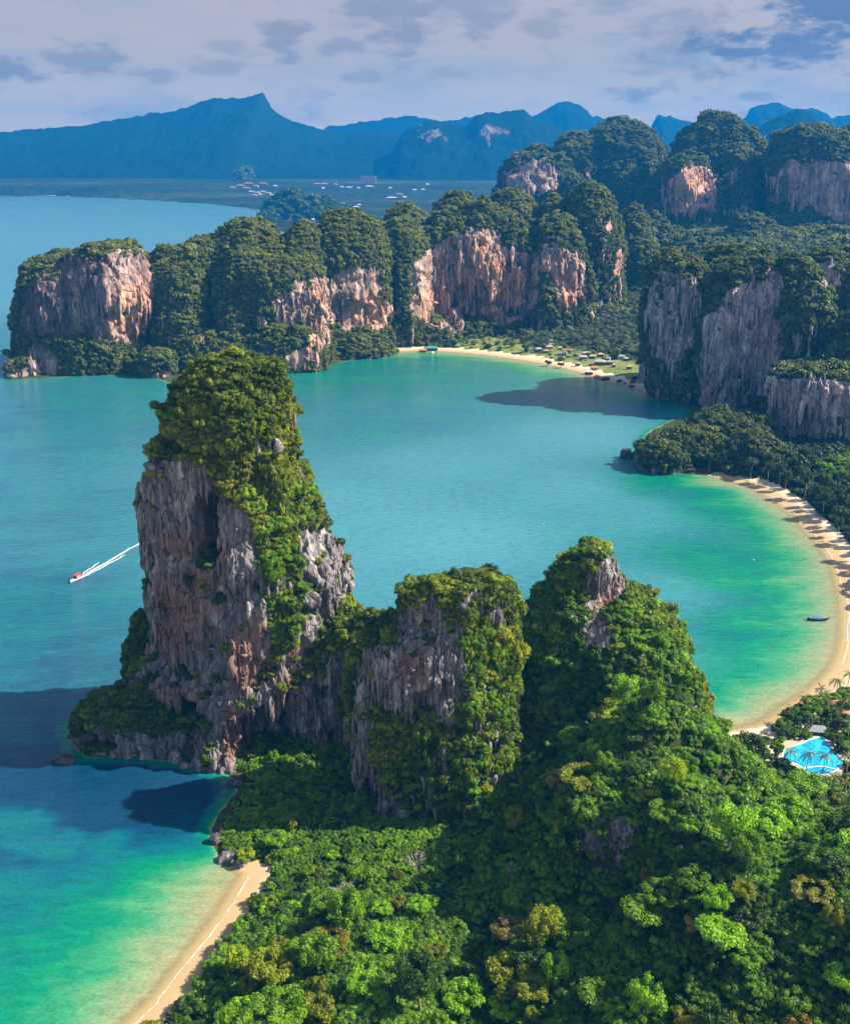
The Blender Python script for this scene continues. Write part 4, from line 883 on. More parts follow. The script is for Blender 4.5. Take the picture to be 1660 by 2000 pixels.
# ------------------------------------------------------------------ far mountains
def ridge(name, pts, Y, front, back, seed, label, warm=(), nx=420, ny=60, rough=.22):
    P = np.array([(onY(u, v, Y)) for u, v in pts]); x = np.linspace(P[0, 0], P[-1, 0], nx); H = np.interp(x, P[:, 0], P[:, 1])
    t = np.concatenate([np.linspace(-1, 0, ny), np.linspace(0, 1, ny//2)[1:]]); X, Tt = np.meshgrid(x, t)
    HH = np.tile(H, (len(t), 1)); q = np.stack([X.ravel()/900, Tt.ravel()*1.6, 0*X.ravel()], 1)
    n1 = (ridged(q*1.7, 4, seed)-.5).reshape(X.shape); n2 = (fbm(q*6, 4, seed+3)-.5).reshape(X.shape)
    a = np.abs(Tt); prof = np.clip(1-a, 0, 1)**1.25
    w = np.minimum(a*3.0, 1)*(1-a)
    Z = HH*np.clip(prof+n1*.55*w+n2*rough*w, 0, None)+n2*HH*.035*(1-a)+(fbm(np.stack([X.ravel()/45, Tt.ravel()*30, 0*X.ravel()], 1), 3, seed+5).reshape(X.shape)-.5)*26
    Yy = Y+np.where(Tt < 0, Tt*front, Tt*back)+n1*front*.12*w
    V = np.stack([X.ravel(), Yy.ravel(), Z.ravel()-3], 1); n = nx
    i = np.arange(len(t)-1)[:, None]*n+np.arange(n-1)[None, :]; F = np.stack([i, i+1, i+n+1, i+n], -1).reshape(-1, 4)
    uv = proj(V); j = (fbm(V/np.array([70., 70., 160.]), 4, seed+9)-.5)*60; wm = np.zeros(len(V))
    for pl in warm: wm = np.maximum(wm, inpoly(uv[:, 0]+j, uv[:, 1]+j*.6, pl)*(Tt.ravel() <= .02))
    tag(link(name, mesh_np(name, V, F, True, {'warm': wm}), MOUNTAIN), label, None, None, 'structure')
ridge('mountain_ridge', [(-700, 300), (-300, 285), (-120, 268), (0, 258), (80, 251), (170, 244), (230, 234), (290, 221), (340, 217), (370, 206), (400, 195), (430, 191), (470, 191), (490, 186), (508, 180), (516, 181), (524, 205), (545, 222), (575, 238), (610, 246), (640, 256), (672, 261), (700, 257), (745, 250), (790, 262), (880, 300), (960, 330)], 8200, 1900, 1700, 301, 'long blue mountain rising to a blunt horn', nx=520)
ridge('mountain', [(730, 335), (765, 300), (785, 262), (800, 250), (822, 240), (843, 232), (870, 242), (900, 245), (912, 243), (930, 225), (950, 217), (975, 219), (1000, 216), (1022, 214), (1045, 230), (1080, 244), (1120, 260), (1160, 290), (1200, 320)], 7200, 1100, 1200, 302, 'blue mountain with pink cliff scars behind the valley',
      warm=[[(822, 275), (835, 252), (856, 250), (858, 262), (838, 276)], [(938, 275), (945, 240), (960, 248), (990, 252), (988, 262), (960, 266), (945, 282)]], nx=300)
ridge('mountain', [(1000, 300), (1040, 226), (1070, 212), (1086, 200), (1104, 195), (1130, 203), (1146, 218), (1155, 226), (1180, 230), (1200, 227), (1222, 223), (1240, 240), (1280, 280)], 9400, 1300, 1100, 303, 'pale blue stepped mountain behind the forested ridge', nx=200)
ridge('mountain', [(1255, 300), (1272, 245), (1284, 224), (1310, 227), (1340, 236), (1364, 243), (1390, 290)], 9200, 900, 1100, 304, 'pale blue flat-topped mountain seen in the gap between two karst hills', nx=120)
ridge('mountain', [(1440, 300), (1460, 232), (1464, 210), (1490, 203), (1520, 198), (1545, 212), (1580, 210), (1606, 216), (1622, 230), (1660, 224), (1760, 215), (1900, 260)], 9400, 1200, 1100, 305, 'pale blue rugged mountain beyond the dome at the edge of the view', nx=200)
ridge('mountain', [(1440, 330), (1480, 245), (1520, 225), (1555, 213), (1585, 222), (1604, 246), (1640, 300)], 5600, 900, 1200, 306, 'nearer dark blue rounded hill in front of the rugged mountain', nx=120)
ridge('mountain', [(560, 300), (640, 246), (700, 238), (760, 230), (800, 224), (860, 236), (930, 226), (1000, 240), (1100, 260)], 10500, 600, 500, 307, 'faintest farthest blue mountain low on the horizon', nx=160)
# ------------------------------------------------------------------ forests
r = np.random.default_rng(5)
def on_ground(n, x0, x1, y0, y1, test):
    x = r.uniform(x0, x1, n); y = r.uniform(y0, y1, n); sd = land_sd(x, y); bd = beach_d(x, y); z = ground_z(x, y, sd, bd); k = test(x, y, sd, bd, z); return x[k], y[k], z[k]
POOL_C = G(1590, 1487, 4)
POOL_OUT = [(1528, 1478), (1536, 1466), (1562, 1460), (1586, 1450), (1604, 1448), (1620, 1462), (1640, 1482), (1644, 1496), (1632, 1510), (1610, 1520), (1580, 1518), (1556, 1500), (1530, 1492)]
POOL_P = np.array([G(u, v, 4) for u, v in smooth_line(POOL_OUT+POOL_OUT[:1], 4)[:-1]])
def clear_of_pool(x, y, m): return ~(inpoly(x, y, POOL_P) | (segdist(x, y, POOL_P, True) < m))
# the valley and slopes behind the west beach, and the palms of its grove
lawnm = lambda x, y: np.logical_or.reduce([inpoly(x, y, L) for L in LAWNS])
x, y, z = on_ground(60000, -200, 1300, 1130, 2500, lambda x, y, sd, bd, z: (sd > 26) & (bd > 40) & (x < .42*(y+200)) & (x > -.25*y+230) & ~lawnm(x, y) & (y > 1350-.0*x))
P = np.stack([x, y, z], 1); k = r.random(len(P)) < np.clip(1700/P[:, 1], 0, 1)*.95; P = P[k]
sc = 3.2*np.exp(r.normal(0, .35, len(P))); P[:, 2] += sc*.6
scatter('valley_forest', 'far_tree', P, sc, tints(r, P, PAL_FAR+[(.05, .08, .03)], 60.), r, None, 'dark forest filling the valley between the karst hills')
x, y, z = on_ground(9000, -80, 420, 1100, 1420, lambda x, y, sd, bd, z: (sd > 18) & (~lawnm(x, y) | (r.random(len(x)) < .22)) & (x < 420) & (y < 1190+.9*np.abs(x-30)+90))
P = np.stack([x, y, z-.3], 1); k = r.random(len(P)) < .55; P = P[k]
scatter('palm_grove', 'grove_palm', P, np.exp(r.normal(0, .16, len(P)))*1.15, tints(r, P, [(.06, .08, .04), (.10, .125, .06), (.14, .16, .08)], 30., .25), r, None, 'grey green coconut grove behind the west beach', tilt=.07)
x, y, z = on_ground(5000, -90, 400, 1085, 1420, lambda x, y, sd, bd, z: (sd > 16) & ((~lawnm(x, y)) | (r.random(len(x)) < .2)))
P = np.stack([x, y, z], 1); sc = 2.4*np.exp(r.normal(0, .35, len(P))); P[:, 2] += sc*.4
scatter('grove_bushes', 'far_tree', P, sc, tints(r, P, PAL_FARLOW, 25.), r, None, 'bushes and small trees among the palms of the west beach')
# near jungle floor
def near_ok(x, y, sd, bd, z): return (sd > 3) & (bd > np.where(y < 330, 7.5, 12)) & clear_of_pool(x, y, 3.5) & (np.abs(x) < .47*y+34) & ~((y > 350) & (x < -25))
x, y, z = on_ground(30000, -80, 190, 165, 425, near_ok); P = np.stack([x, y, z], 1); P = P[(P[:, 0] < 112) | (P[:, 1] < 322) | (r.random(len(P)) < .2)]
q = proj(P); P = P[~((q[:, 0] > 1125) & (q[:, 0] < 1268) & (q[:, 1] > 1585) & (q[:, 1] < 1710) & (r.random(len(P)) < .6))]
sc = 1.6*np.exp(r.normal(0, .5, len(P))); sc = np.minimum(sc, np.where((P[:, 1] > 258) & (P[:, 0] < 14), 1.3, 2.5)); P[:, 2] += sc*.45
scatter('undergrowth', 'thicket', P, sc, tints(r, P, PAL_JUNGLE, 14.)*1.2, r, None, 'dense shrubs and creepers covering the jungle floor')
x, y, z = on_ground(9500, 150, 480, 420, 800, lambda x, y, sd, bd, z: (sd > 14) & (bd > 15)); P = np.stack([x, y, z], 1); sc = 2.3*np.exp(r.normal(0, .32, len(P))); P[:, 2] += sc*.4
scatter('beach_scrub', 'shrub', P, sc, tints(r, P, [(.022, .045, .016), (.035, .07, .02), (.06, .10, .022)], 16.), r, None, 'dark scrub under the trees behind the east beach')

# ---- single trees: crowns with trunks
def crown_mesh(nm, nl, spread, rad, leaves, leaf, flat=.75, jag=.55, droop=0.0):
    V, F = clump_arrays(rng, lobes_round(rng, nl, spread, rad, flat)+[((rng.normal(0, .5), rng.normal(0, .5), rng.uniform(-.5, .5)), rad*rng.uniform(.5, .8)) for _ in range(3)], leaves, leaf, flat=flat, jag=jag, droop=droop); me = mesh_np(nm, V, F, False); return me
def trunk_mesh(h, rad, spread, nb=4, mb=None):
    m = MB(); m.tube([(0, 0, -1.5), (.1, .05, h*.35), (.0, .12, h*.72)], [rad*1.25, rad*.9, rad*.62], 7)
    for k in range(nb):
        a = 2*math.pi*(k+.3*rng.random())/nb; s = spread*rng.uniform(.45, .75)
        m.tube([(0, .1, h*.66), (s*.5*math.cos(a), s*.5*math.sin(a), h*.82), (s*math.cos(a), s*math.sin(a), h*rng.uniform(.93, 1.05))], [rad*.5, rad*.32, rad*.12], 5)
    return m.mesh('trunk', True)
KINDS = {}
def kind(nm, n, fn, th, trad, tspread, bark=BARK):
    out = []
    for k in range(n):
        cm = fn(); cm.materials.append(LEAF_O); tm = trunk_mesh(th, trad, tspread); tm.materials.append(bark); out.append((cm, tm, th))
    KINDS[nm] = out
kind('round', 6, lambda: crown_mesh('crown', 13, .80, .33, 1500, .135), 1.25, .085, .8)
kind('flat', 4, lambda: crown_mesh('crown', 15, .95, .26, 1400, .13, .42, .4), 1.15, .075, .9)
kind('tall', 4, lambda: crown_mesh('crown', 14, .66, .30, 1500, .125, 1.6, .5, .9), 1.5, .07, .6)
kind('bushy', 4, lambda: crown_mesh('crown', 12, .76, .32, 1400, .145, .95, .5, 1.0), 1.0, .08, .7)
kind('feathery', 4, lambda: crown_mesh('crown', 12, .6, .30, 900, .12, 1.7, .9, 1.0), 1.7, .05, .6, PALEBARK)
tree_n = 0; TREES = []
def tree(x, y, R, kd, col, label, group=None, cat='tree', h=None, z=None, name='broadleaf_tree'):
    global tree_n
    cm, tm, th = KINDS[kd][int(r.integers(len(KINDS[kd])))]
    z = gz(x, y) if z is None else z
    t = thing(name, (x, y, z), label, cat, group, r.uniform(0, 6.28))
    hh = (h if h else R*th*r.uniform(.85, 1.1))
    tk = link('trunk', tm, None, t); tk.scale = (R, R, hh/th)
    c = link('crown', cm, None, t); c.location = (0, 0, hh); c.scale = (R, R, R*r.uniform(.85, 1.05)); c.color = tuple(col)+(1,)
    TREES.append((x, y, R)); tree_n += 1; return t
def canopy_spot(u, v, lift=6.0):
    z = 12.0
    for _ in range(6): g = G(u, v, z+lift); z = gz(*g)
    return g
GREENS = {'bright': (.19, .38, .004), 'lime': (.29, .40, .006), 'mid': (.13, .25, .005), 'dark': (.045, .10, .010), 'gold': (.22, .17, .014), 'yellow': (.22, .23, .025), 'straw': (.20, .18, .055), 'brown': (.30, .22, .09), 'rust': (.27, .20, .05), 'blue': (.025, .12, .055), 'olive': (.20, .24, .008)}
SPECIAL = [((640, 1835), 5.2, 'flat', 'gold', 'golden flat-topped tree above the south beach forest'), ((992, 1810), 4.6, 'bushy', 'straw', 'straw coloured tree at the edge of the dark gully'), ((1360, 1775), 2.8, 'bushy', 'brown', 'rusty brown withered tree in the middle of the green slope'),
           ((1590, 1745), 4.6, 'flat', 'yellow', 'yellow green spreading tree on the slope below the pool palms'), ((1092, 1525), 3.6, 'bushy', 'brown', 'pale brown tree in the notch under the pointed peak'), ((748, 1830), 4.4, 'round', 'bright', 'tall vivid green tree right of the golden one'), ((745, 1775), 3.0, 'round', 'bright', 'small vivid green crown above the tall vivid green tree'),
           ((815, 1772), 3.2, 'round', 'bright', 'vivid green round crown at the top of the dark gully'), ((708, 1925), 3.9, 'round', 'bright', 'vivid green dome below the golden tree'), ((806, 1920), 3.4, 'round', 'lime', 'lone lime green dome beside the dark gully'), ((905, 1955), 4.8, 'round', 'bright', 'broad vivid green crown at the lower end of the gully'), ((985, 1965), 3.8, 'round', 'bright', 'vivid green crown with a yellow edge under the straw tree'),
           ((1075, 1810), 3.6, 'tall', 'lime', 'lime green vine-hung tree right of the straw tree'), ((1085, 1900), 4.0, 'tall', 'bright', 'vivid green column of creepers below the vine-hung tree'), ((720, 1690), 5.4, 'flat', 'mid', 'wide layered tree standing out of the shaded forest'), ((865, 1740), 2.6, 'round', 'blue', 'bluish green crown in the shade above the gully'),
           ((1560, 1990), 3.4, 'bushy', 'gold', 'gold tipped bush at the bottom of the slope'), ((1455, 1885), 3.2, 'bushy', 'olive', 'yellowish olive crown among dark trees on the slope'), ((1345, 1960), 3.4, 'bushy', 'yellow', 'yellow flushed crown low on the slope'), ((1270, 1710), 2.8, 'bushy', 'gold', 'golden tinged crown below the rock knoll'), ((620, 1965), 4.4, 'bushy', 'olive', 'olive crown nearest the south beach at the bottom'), ((1450, 1745), 3.0, 'bushy', 'olive', 'olive crown left of the yellow spreading tree'),
           ((540, 1640), 3.4, 'round', 'bright', 'bright green tree on the corner above the cove'), ((480, 1668), 2.8, 'bushy', 'lime', 'lime green bush over the rocks at the beach end'), ((960, 1480), 3.4, 'tall', 'bright', 'bright curtain of creepers hanging down the right end of the grey crag'), ((640, 1760), 4.2, 'flat', 'mid', 'mid green spreading tree beside the bare branches'), ((1300, 1540), 4.4, 'round', 'mid', 'dense domed tree on the saddle right of the rock knoll'), ((1200, 1415), 3.6, 'flat', 'lime', 'light green umbrella tree at the foot of the pointed peak')]
for (u, v), R, kd, col, lab in SPECIAL:
    g = canopy_spot(u, v, R*1.2); tree(g[0], g[1], R, kd, GREENS[col], lab)
# bare trees
def bare_tree(x, y, h, label):
    m = MB(); rr = np.random.default_rng(int(abs(x*31+y))); m.tube([(0, 0, -1), (.1, .1, h*.45), (.15, 0, h*.6)], [.22, .17, .13], 6)
    tips = []
    for k in range(9):
        a = 2*math.pi*k/9+rr.uniform(-.2, .2); s = h*rr.uniform(.22, .4); e = (s*math.cos(a), s*math.sin(a), h*rr.uniform(.8, 1.05))
        mid = np.array([e[0]*.5, e[1]*.5, h*.74]); m.tube([(.1, 0, h*.55), mid, e], [.11, .08, .03], 5)
        for q in range(3): m.tube([mid, mid+(np.array(e)-mid)*.6+rr.normal(0, .5, 3), np.array(e)+rr.normal(0, .8, 3)], [.06, .045, .02], 4)
    t = thing('bare_tree', (x, y, gz(x, y)), label, 'tree'); m.obj('trunk', PALEBARK, t, True)
for (u, v, h, lab) in [(812, 1690, 8.5, 'leafless grey tree standing in the shaded forest'), (668, 1745, 8.0, 'leafless tangle of branches above the golden tree'), (1000, 1700, 7.0, 'bare pale tree on the dark slope left of the rock knoll')]:
    g = canopy_spot(u, v, 5); bare_tree(g[0], g[1], h, lab)
# the rest of the near forest; each named by its look and by the landmark it grows next to
LAND = [((1200, 1650), 'the bare face of the rock knoll'), ((470, 1640), 'the cove rocks'), ((440, 1900), 'the south beach sand'), ((780, 1560), 'the hanging foot of the grey crag'), ((960, 1560), 'the green end of the grey crag'), ((1180, 1440), 'the foot of the pointed peak'), ((1380, 1470), 'the seaward foot of the pointed peak'), ((1530, 1500), 'the blue pool'), ((940, 1800), 'the dark gully'), ((812, 1690), 'the leafless grey tree'), ((1000, 1700), 'the bare pale tree')]
LAND += [(uv, 'the '+lab.split(' tree')[0].split(' crown')[0]+(' tree' if ' tree' in lab else ' crown')) for uv, R, kd, col, lab in SPECIAL if ' tree' in lab or ' crown' in lab]
USED = set()
CW = {'dark': 'dark green', 'mid': 'mid green', 'bright': 'vivid green', 'olive': 'olive green', 'lime': 'lime green', 'yellow': 'yellow green', 'blue': 'bluish green', 'gold': 'golden'}
SW = {'round': 'domed', 'flat': 'spreading', 'tall': 'tall', 'bushy': 'bushy', 'feathery': 'feathery'}
def by_place(desc, u, v, lands):
    """a label from the look and the nearest landmark whose wording is not taken yet"""
    first = None
    for (lu, lv), nm in sorted(lands, key=lambda q: (q[0][0]-u)**2+(q[0][1]-v)**2):
        d = math.hypot(lu-u, lv-v)
        side = 'at' if d < 4 else (('above' if v < lv else 'below') if abs(v-lv) > abs(u-lu)*.8 else ('left of' if u < lu else 'right of'))
        for w in (('close ', '') if d < 28 else ('', 'well ')):
            lab = ' '.join((desc+' '+('' if side == 'at' else w)+side+' '+nm).split()[:16]); first = first or lab
            if lab not in USED: USED.add(lab); return lab
    return first
def place_label(x, y, z, R, kd, ck):
    u, v = proj(np.array([[x, y, z+R]]))[0]
    for (lu, lv), nm in sorted(LAND, key=lambda q: (q[0][0]-u)**2+(q[0][1]-v)**2)[:5]:
      d = math.hypot(lu-u, lv-v)
      side = ('above' if v < lv else 'below') if abs(v-lv) > abs(u-lu) else ('left of' if u < lu else 'right of')
      w = 'close' if d < 70 else ('' if d < 130 else 'well'); sz = 'small' if R < 2.8 else ('large' if R > 3.9 else '')
      lab = ' '.join(' '.join([sz, CW[ck], SW[kd], 'tree', w, side, nm]).split()[:16])
      if lab not in USED: break
    USED.add(lab); return lab
tries = 0
CRAG_FOOT = np.array([G(560, 1500), G(700, 1560), G(760, 1660), G(840, 1680), G(920, 1560), (20, 345), (-50, 345)])
STK = np.array([G(470, 1528), (-40, 352), (20, 330), (90, 330), (100, 372), (60, 400), (-60, 400)])
while tree_n < 246 and tries < 20000:
    tries += 1
    y = 172+235*r.random()**1.0; x = r.uniform(-.34*y-8, .46*y+18)
    if y > 345 and x < 108: continue
    sd = float(land_sd(np.array([x]), np.array([y]))[0])
    if sd < 6: continue
    bd = float(beach_d(np.array([x]), np.array([y]))[0])
    if bd < 10 or (x > 108 and y > 305): continue
    if not clear_of_pool(np.array([x]), np.array([y]), 7)[0]: continue
    if inpoly(np.array([x]), np.array([y]), CRAG_FOOT)[0]: continue
    qu, qv = proj(np.array([[x, y, gz(x, y)+6]]))[0]
    if 1120 < qu < 1270 and 1575 < qv < 1780: continue
    R = 1.9+4.6*r.random()**1.5
    if y > 256 and x < 14: R = r.uniform(1.5, 2.3)
    if any((x-a)**2+(y-b)**2 < (.62*(R+c))**2 for a, b, c in TREES): continue
    shade = float(fbm(np.array([[x/28, y/28, 0]]), 2, 4)[0])
    kd = r.choice(['round', 'flat', 'tall', 'bushy'], p=[.28, .2, .28, .24]); west = x < 5
    ck = r.choice(['dark', 'mid', 'bright', 'olive', 'lime', 'yellow'], p=[.14, .38, .23, .17, .06, .02]); col = np.array(GREENS[ck])*r.uniform(.8, 1.2)
    lab = place_label(x, y, gz(x, y)+R, R, kd, ck); grp = 'forest trees behind the south beach' if west else ('forest trees below the pointed peak' if y > 300 else 'jungle trees on the near slope')
    tree(x, y, R, kd, col, lab, grp)
# ------------------------------------------------------------------ trees behind the east beach, palms, the pool garden
EB = BEACHES[1]
cnt = 0; tries = 0; T2 = []
EAST = [((1430, 935), 'the start of the east beach sand'), ((1530, 870), 'the foot of the limestone wall'), ((1490, 930), 'the first bend of the east beach'), ((1600, 985), 'the middle of the east beach'), ((1655, 1060), 'the frame edge of the east beach'), ((1640, 880), 'the shrubs under the wall ledge')]
def east_label(kd, x, y, R):
    u, v = proj(np.array([[x, y, 8.0]]))[0]; sz = 'small' if R < 4.3 else ('large' if R > 5.1 else 'middling')
    for (lu, lv), nm in sorted(EAST, key=lambda q: (q[0][0]-u)**2+(q[0][1]-v)**2)[:4]:
        d = math.hypot(lu-u, lv-v); side = ('behind' if v < lv else 'in front of') if abs(v-lv) > abs(u-lu)*.6 else ('left of' if u < lu else 'right of')
        lab = ' '.join(' '.join([sz, kd, 'close' if d < 45 else ('' if d < 90 else 'well'), side, nm]).split())
        if lab not in USED: break
    USED.add(lab); return lab
while cnt < 104 and tries < 6000:
    tries += 1
    y = r.uniform(440, 720); x = r.uniform(170, 360); a = np.array([x]), np.array([y])
    if x > .40*y+52: continue
    bd = float(beach_d(*a)[0]); sd = float(land_sd(*a)[0])
    if sd < 9 or bd < 10 or bd > (42 if cnt < 55 else 90): continue
    R = r.uniform(3.6, 5.8)
    if any((x-q)**2+(y-w)**2 < (.6*(R+e))**2 for q, w, e in T2): continue
    T2.append((x, y, R)); front = bd < 48
    if front and y > 520: tree(x, y, R*.95, 'feathery', np.array((.05, .085, .026))*r.uniform(.7, 1.25), east_label('feathery casuarina tree', x, y, R), 'casuarinas along the east beach', name='casuarina_tree', h=R*2.0)
    else: tree(x, y, R, r.choice(['round', 'flat', 'bushy']), np.array(GREENS[r.choice(['mid', 'dark', 'bright'])])*r.uniform(.6, 1.1), east_label('broadleaf tree', x, y, R), 'broadleaf trees behind the east beach')
    cnt += 1
FROND = []
for k in range(4):
    v, f = frond_arrays(1.0, 9, .26, [.75, 1.0, .55, .9][k], [.45, .25, .65, .05][k]); me = mesh_np('frond', v, f, False); me.materials.append(LEAF_O); FROND.append(me)
PTRUNK = []
for k in range(3):
    m = MB(); b = (.06, .04) if k == 0 else ((-.08, .03) if k == 1 else (.02, -.07)); m.tube([(0, 0, -.05), (b[0]*.2, b[1]*.2, .35), (b[0]*.6, b[1]*.6, .7), (b[0], b[1], 1.0)], [.026, .019, .016, .014], 7); me = m.mesh('trunk', True); me.materials.append(PALEBARK); PTRUNK.append((me, b))
def palm(x, y, h, label, group, col=(.11, .16, .03), L=3.6, nf=15, z=None):
    t = thing('palm_tree', (x, y, gz(x, y) if z is None else z), label, 'palm tree', group, r.uniform(0, 6.28)); me, b = PTRUNK[int(r.integers(3))]
    tk = link('trunk', me, None, t); tk.scale = (h, h, h)
    for k in range(nf):
        f = link('frond', FROND[int(r.integers(4))], None, t); f.location = (b[0]*h, b[1]*h, h-.05); s = L*r.uniform(.8, 1.15); f.scale = (s, s, s*r.uniform(.8, 1.2)); f.rotation_euler = (r.normal(0, .15), r.uniform(-.3, .3), 2*math.pi*(k+.4*r.random())/nf)
        cc = np.array(col)*r.uniform(.75, 1.3)*(np.array([1.6, 1.1, .8]) if r.random() < .15 else 1); f.color = tuple(cc)+(1,)
PGL = [((1590, 1487), 'the blue pool'), ((1648, 1385), 'the terracotta pavilion'), ((1595, 1432), 'the small dark hut'), ((1640, 1320), 'the end of the garden sand'), ((1530, 1425), 'the garden shore'), ((1625, 1555), 'the near garden path')]
def gpx(u, v, z): return G(u, v, z)
for (u, v, h, lab) in [(1541, 1497, 5.5, 'shortest palm at the near left edge of the pool'), (1572, 1512, 8.0, 'palm standing against the blue middle of the pool'), (1606, 1514, 8.2, 'palm in front of the far pool corner with pale fronds'), (1652, 1516, 7.5, 'palm beside the shaded side of the pool')]:
    g = gpx(u, v, 4); palm(g[0], g[1], h, lab, 'palms around the pool', z=gz(*g))
for i, (u, v, h) in enumerate([(1590, 1545, 7), (1625, 1548, 7), (1650, 1560, 6.5), (1600, 1570, 6), (1655, 1585, 6.5)]):
    g = gpx(u, v, 5); palm(g[0], g[1], h, by_place('palm %d fronds high' % 0 if False else ('tall palm' if h > 6.6 else ('middling palm' if h > 6.2 else 'short palm')), u, v, PGL+[((1590, 1545), 'the clump nearest the pool wall'), ((1655, 1585), 'the shaded lower corner of the pool garden')]), 'palms at the near end of the pool garden', (.12, .15, .035), z=gz(*g))
for i, (u, v, h) in enumerate([(1585, 1430, 7), (1628, 1425, 8), (1655, 1445, 7), (1600, 1362, 6.5), (1635, 1345, 7), (1655, 1335, 7.5), (1572, 1395, 6.5), (1610, 1400, 7.5), (1652, 1400, 8)]):
    g = gpx(u, v, 4); palm(g[0], g[1], h, by_place('tall coconut palm' if h > 7.6 else ('coconut palm' if h > 6.8 else 'short coconut palm'), u, v, PGL), 'palms between the pool and the east beach', (.08, .13, .025), z=gz(*g))
for i, (u, v, R, kd) in enumerate([(1555, 1420, 3.6, 'round'), (1530, 1425, 3.2, 'bushy'), (1585, 1400, 3.4, 'round'), (1560, 1395, 2.8, 'bushy'), (1600, 1375, 3.2, 'flat'), (1625, 1370, 3.0, 'round'), (1640, 1420, 3.4, 'round'), (1620, 1440, 2.6, 'bushy'), (1650, 1350, 3.0, 'round'), (1605, 1425, 2.6, 'bushy'), (1578, 1372, 2.6, 'bushy'), (1655, 1470, 2.6, 'round'), (1520, 1440, 3.0, 'round'), (1545, 1438, 2.2, 'bushy'), (1575, 1442, 2.0, 'bushy'), (1632, 1455, 2.4, 'bushy'), (1516, 1470, 2.6, 'bushy'), (1648, 1395, 3.2, 'round'), (1540, 1410, 3.0, 'round'), (1590, 1385, 3.2, 'bushy'), (1655, 1500, 2.0, 'bushy'), (1528, 1500, 2.2, 'round'), (1552, 1522, 2.0, 'bushy'), (1600, 1534, 1.8, 'bushy'), (1638, 1470, 1.8, 'round'), (1565, 1405, 3.2, 'flat'), (1615, 1395, 2.6, 'round')]):
    g = gpx(u, v, 5); tree(g[0], g[1], R, kd, np.array(GREENS['mid' if i % 3 else 'dark'])*r.uniform(.7, 1.1), by_place({'round': 'domed garden tree', 'bushy': 'bushy garden tree', 'flat': 'spreading garden tree'}[kd], u, v, PGL), 'garden trees by the pool')
# pool
root = thing('swimming_pool', (POOL_C[0], POOL_C[1], 4.0), 'curving bright blue swimming pool among palms above the beach', 'pool')
def flat_poly(P, z, name, mat, parent, base):
    V = np.column_stack([P-base, np.full(len(P), z)]); me = bpy.data.meshes.new(name); me.from_pydata([tuple(v) for v in V], [], [tuple(range(len(V)))]); me.update(); me.flip_normals() if me.polygons[0].normal.z < 0 else None
    return link(name, me, mat, parent)
def ring(P, w0, w1, z0, z1, name, mat, parent, base):
    Q = np.asarray(P); c = Q.mean(0); t = np.roll(Q, -1, 0)-np.roll(Q, 1, 0); t /= np.linalg.norm(t, axis=1)[:, None]; nn = np.stack([t[:, 1], -t[:, 0]], 1)
    if ((Q-c)*nn).sum(1).mean() < 0: nn = -nn
    N = len(Q); V = np.vstack([np.column_stack([Q+nn*w0-base, np.full(N, z1)]), np.column_stack([Q+nn*w1-base, np.full(N, z1)]), np.column_stack([Q+nn*w1-base, np.full(N, z0)]), np.column_stack([Q+nn*w0-base, np.full(N, z0)])])
    F = [(a*N+i, a*N+(i+1) % N, b*N+(i+1) % N, b*N+i) for a, b in ((0, 1), (1, 2), (2, 3), (3, 0)) for i in range(N)]
    me = bpy.data.meshes.new(name); me.from_pydata([tuple(v) for v in V], [], F); me.update()
    import bmesh
    b = bmesh.new(); b.from_mesh(me); bmesh.ops.recalc_face_normals(b, faces=b.faces); b.to_mesh(me); b.free(); return link(name, me, mat, parent)
PZ = 1.35
flat_poly(POOL_P, PZ, 'pool_water', POOL, root, POOL_C); ring(POOL_P, -.1, .4, PZ-.9, PZ+.12, 'pool_rim', POOL_TILE, root, POOL_C)
ring(POOL_P, .42, 1.6, PZ-1.4, PZ+.03, 'pool_deck', PAVING, root, POOL_C)
m = MB(); a0 = G(1596, 1508, 4)-POOL_C
for k in range(14):
    a = math.pi*(.05+.9*k/13); m.box((a0[0]+5.5*math.cos(a), a0[1]+2.4*math.sin(a)-1.5, PZ+.14), (1.3, .45, .25), a+math.pi/2)
m.obj('inner_kerb', POOL_TILE, root)
def sheet(pts, z, name, mat, label=None):
    P = np.array([G(u, v, z) for u, v in smooth_line(pts+pts[:1], 3)[:-1]]); o = flat_poly(P, 0, name, mat, None, P.mean(0)); o.location = (*P.mean(0), z); return tag(o, label, None, None, 'structure')
sheet([(1520, 1455), (1535, 1446), (1556, 1448), (1556, 1456), (1535, 1462)], 5.5, 'garden_path', PAVING)
sheet([(1618, 1455), (1626, 1452), (1650, 1476), (1660, 1490), (1652, 1494)], 5.6, 'garden_path', PAVING)
sheet([(1600, 1535), (1620, 1528), (1650, 1512), (1662, 1512), (1662, 1530), (1630, 1540)], 5.7, 'garden_path', PAVING)

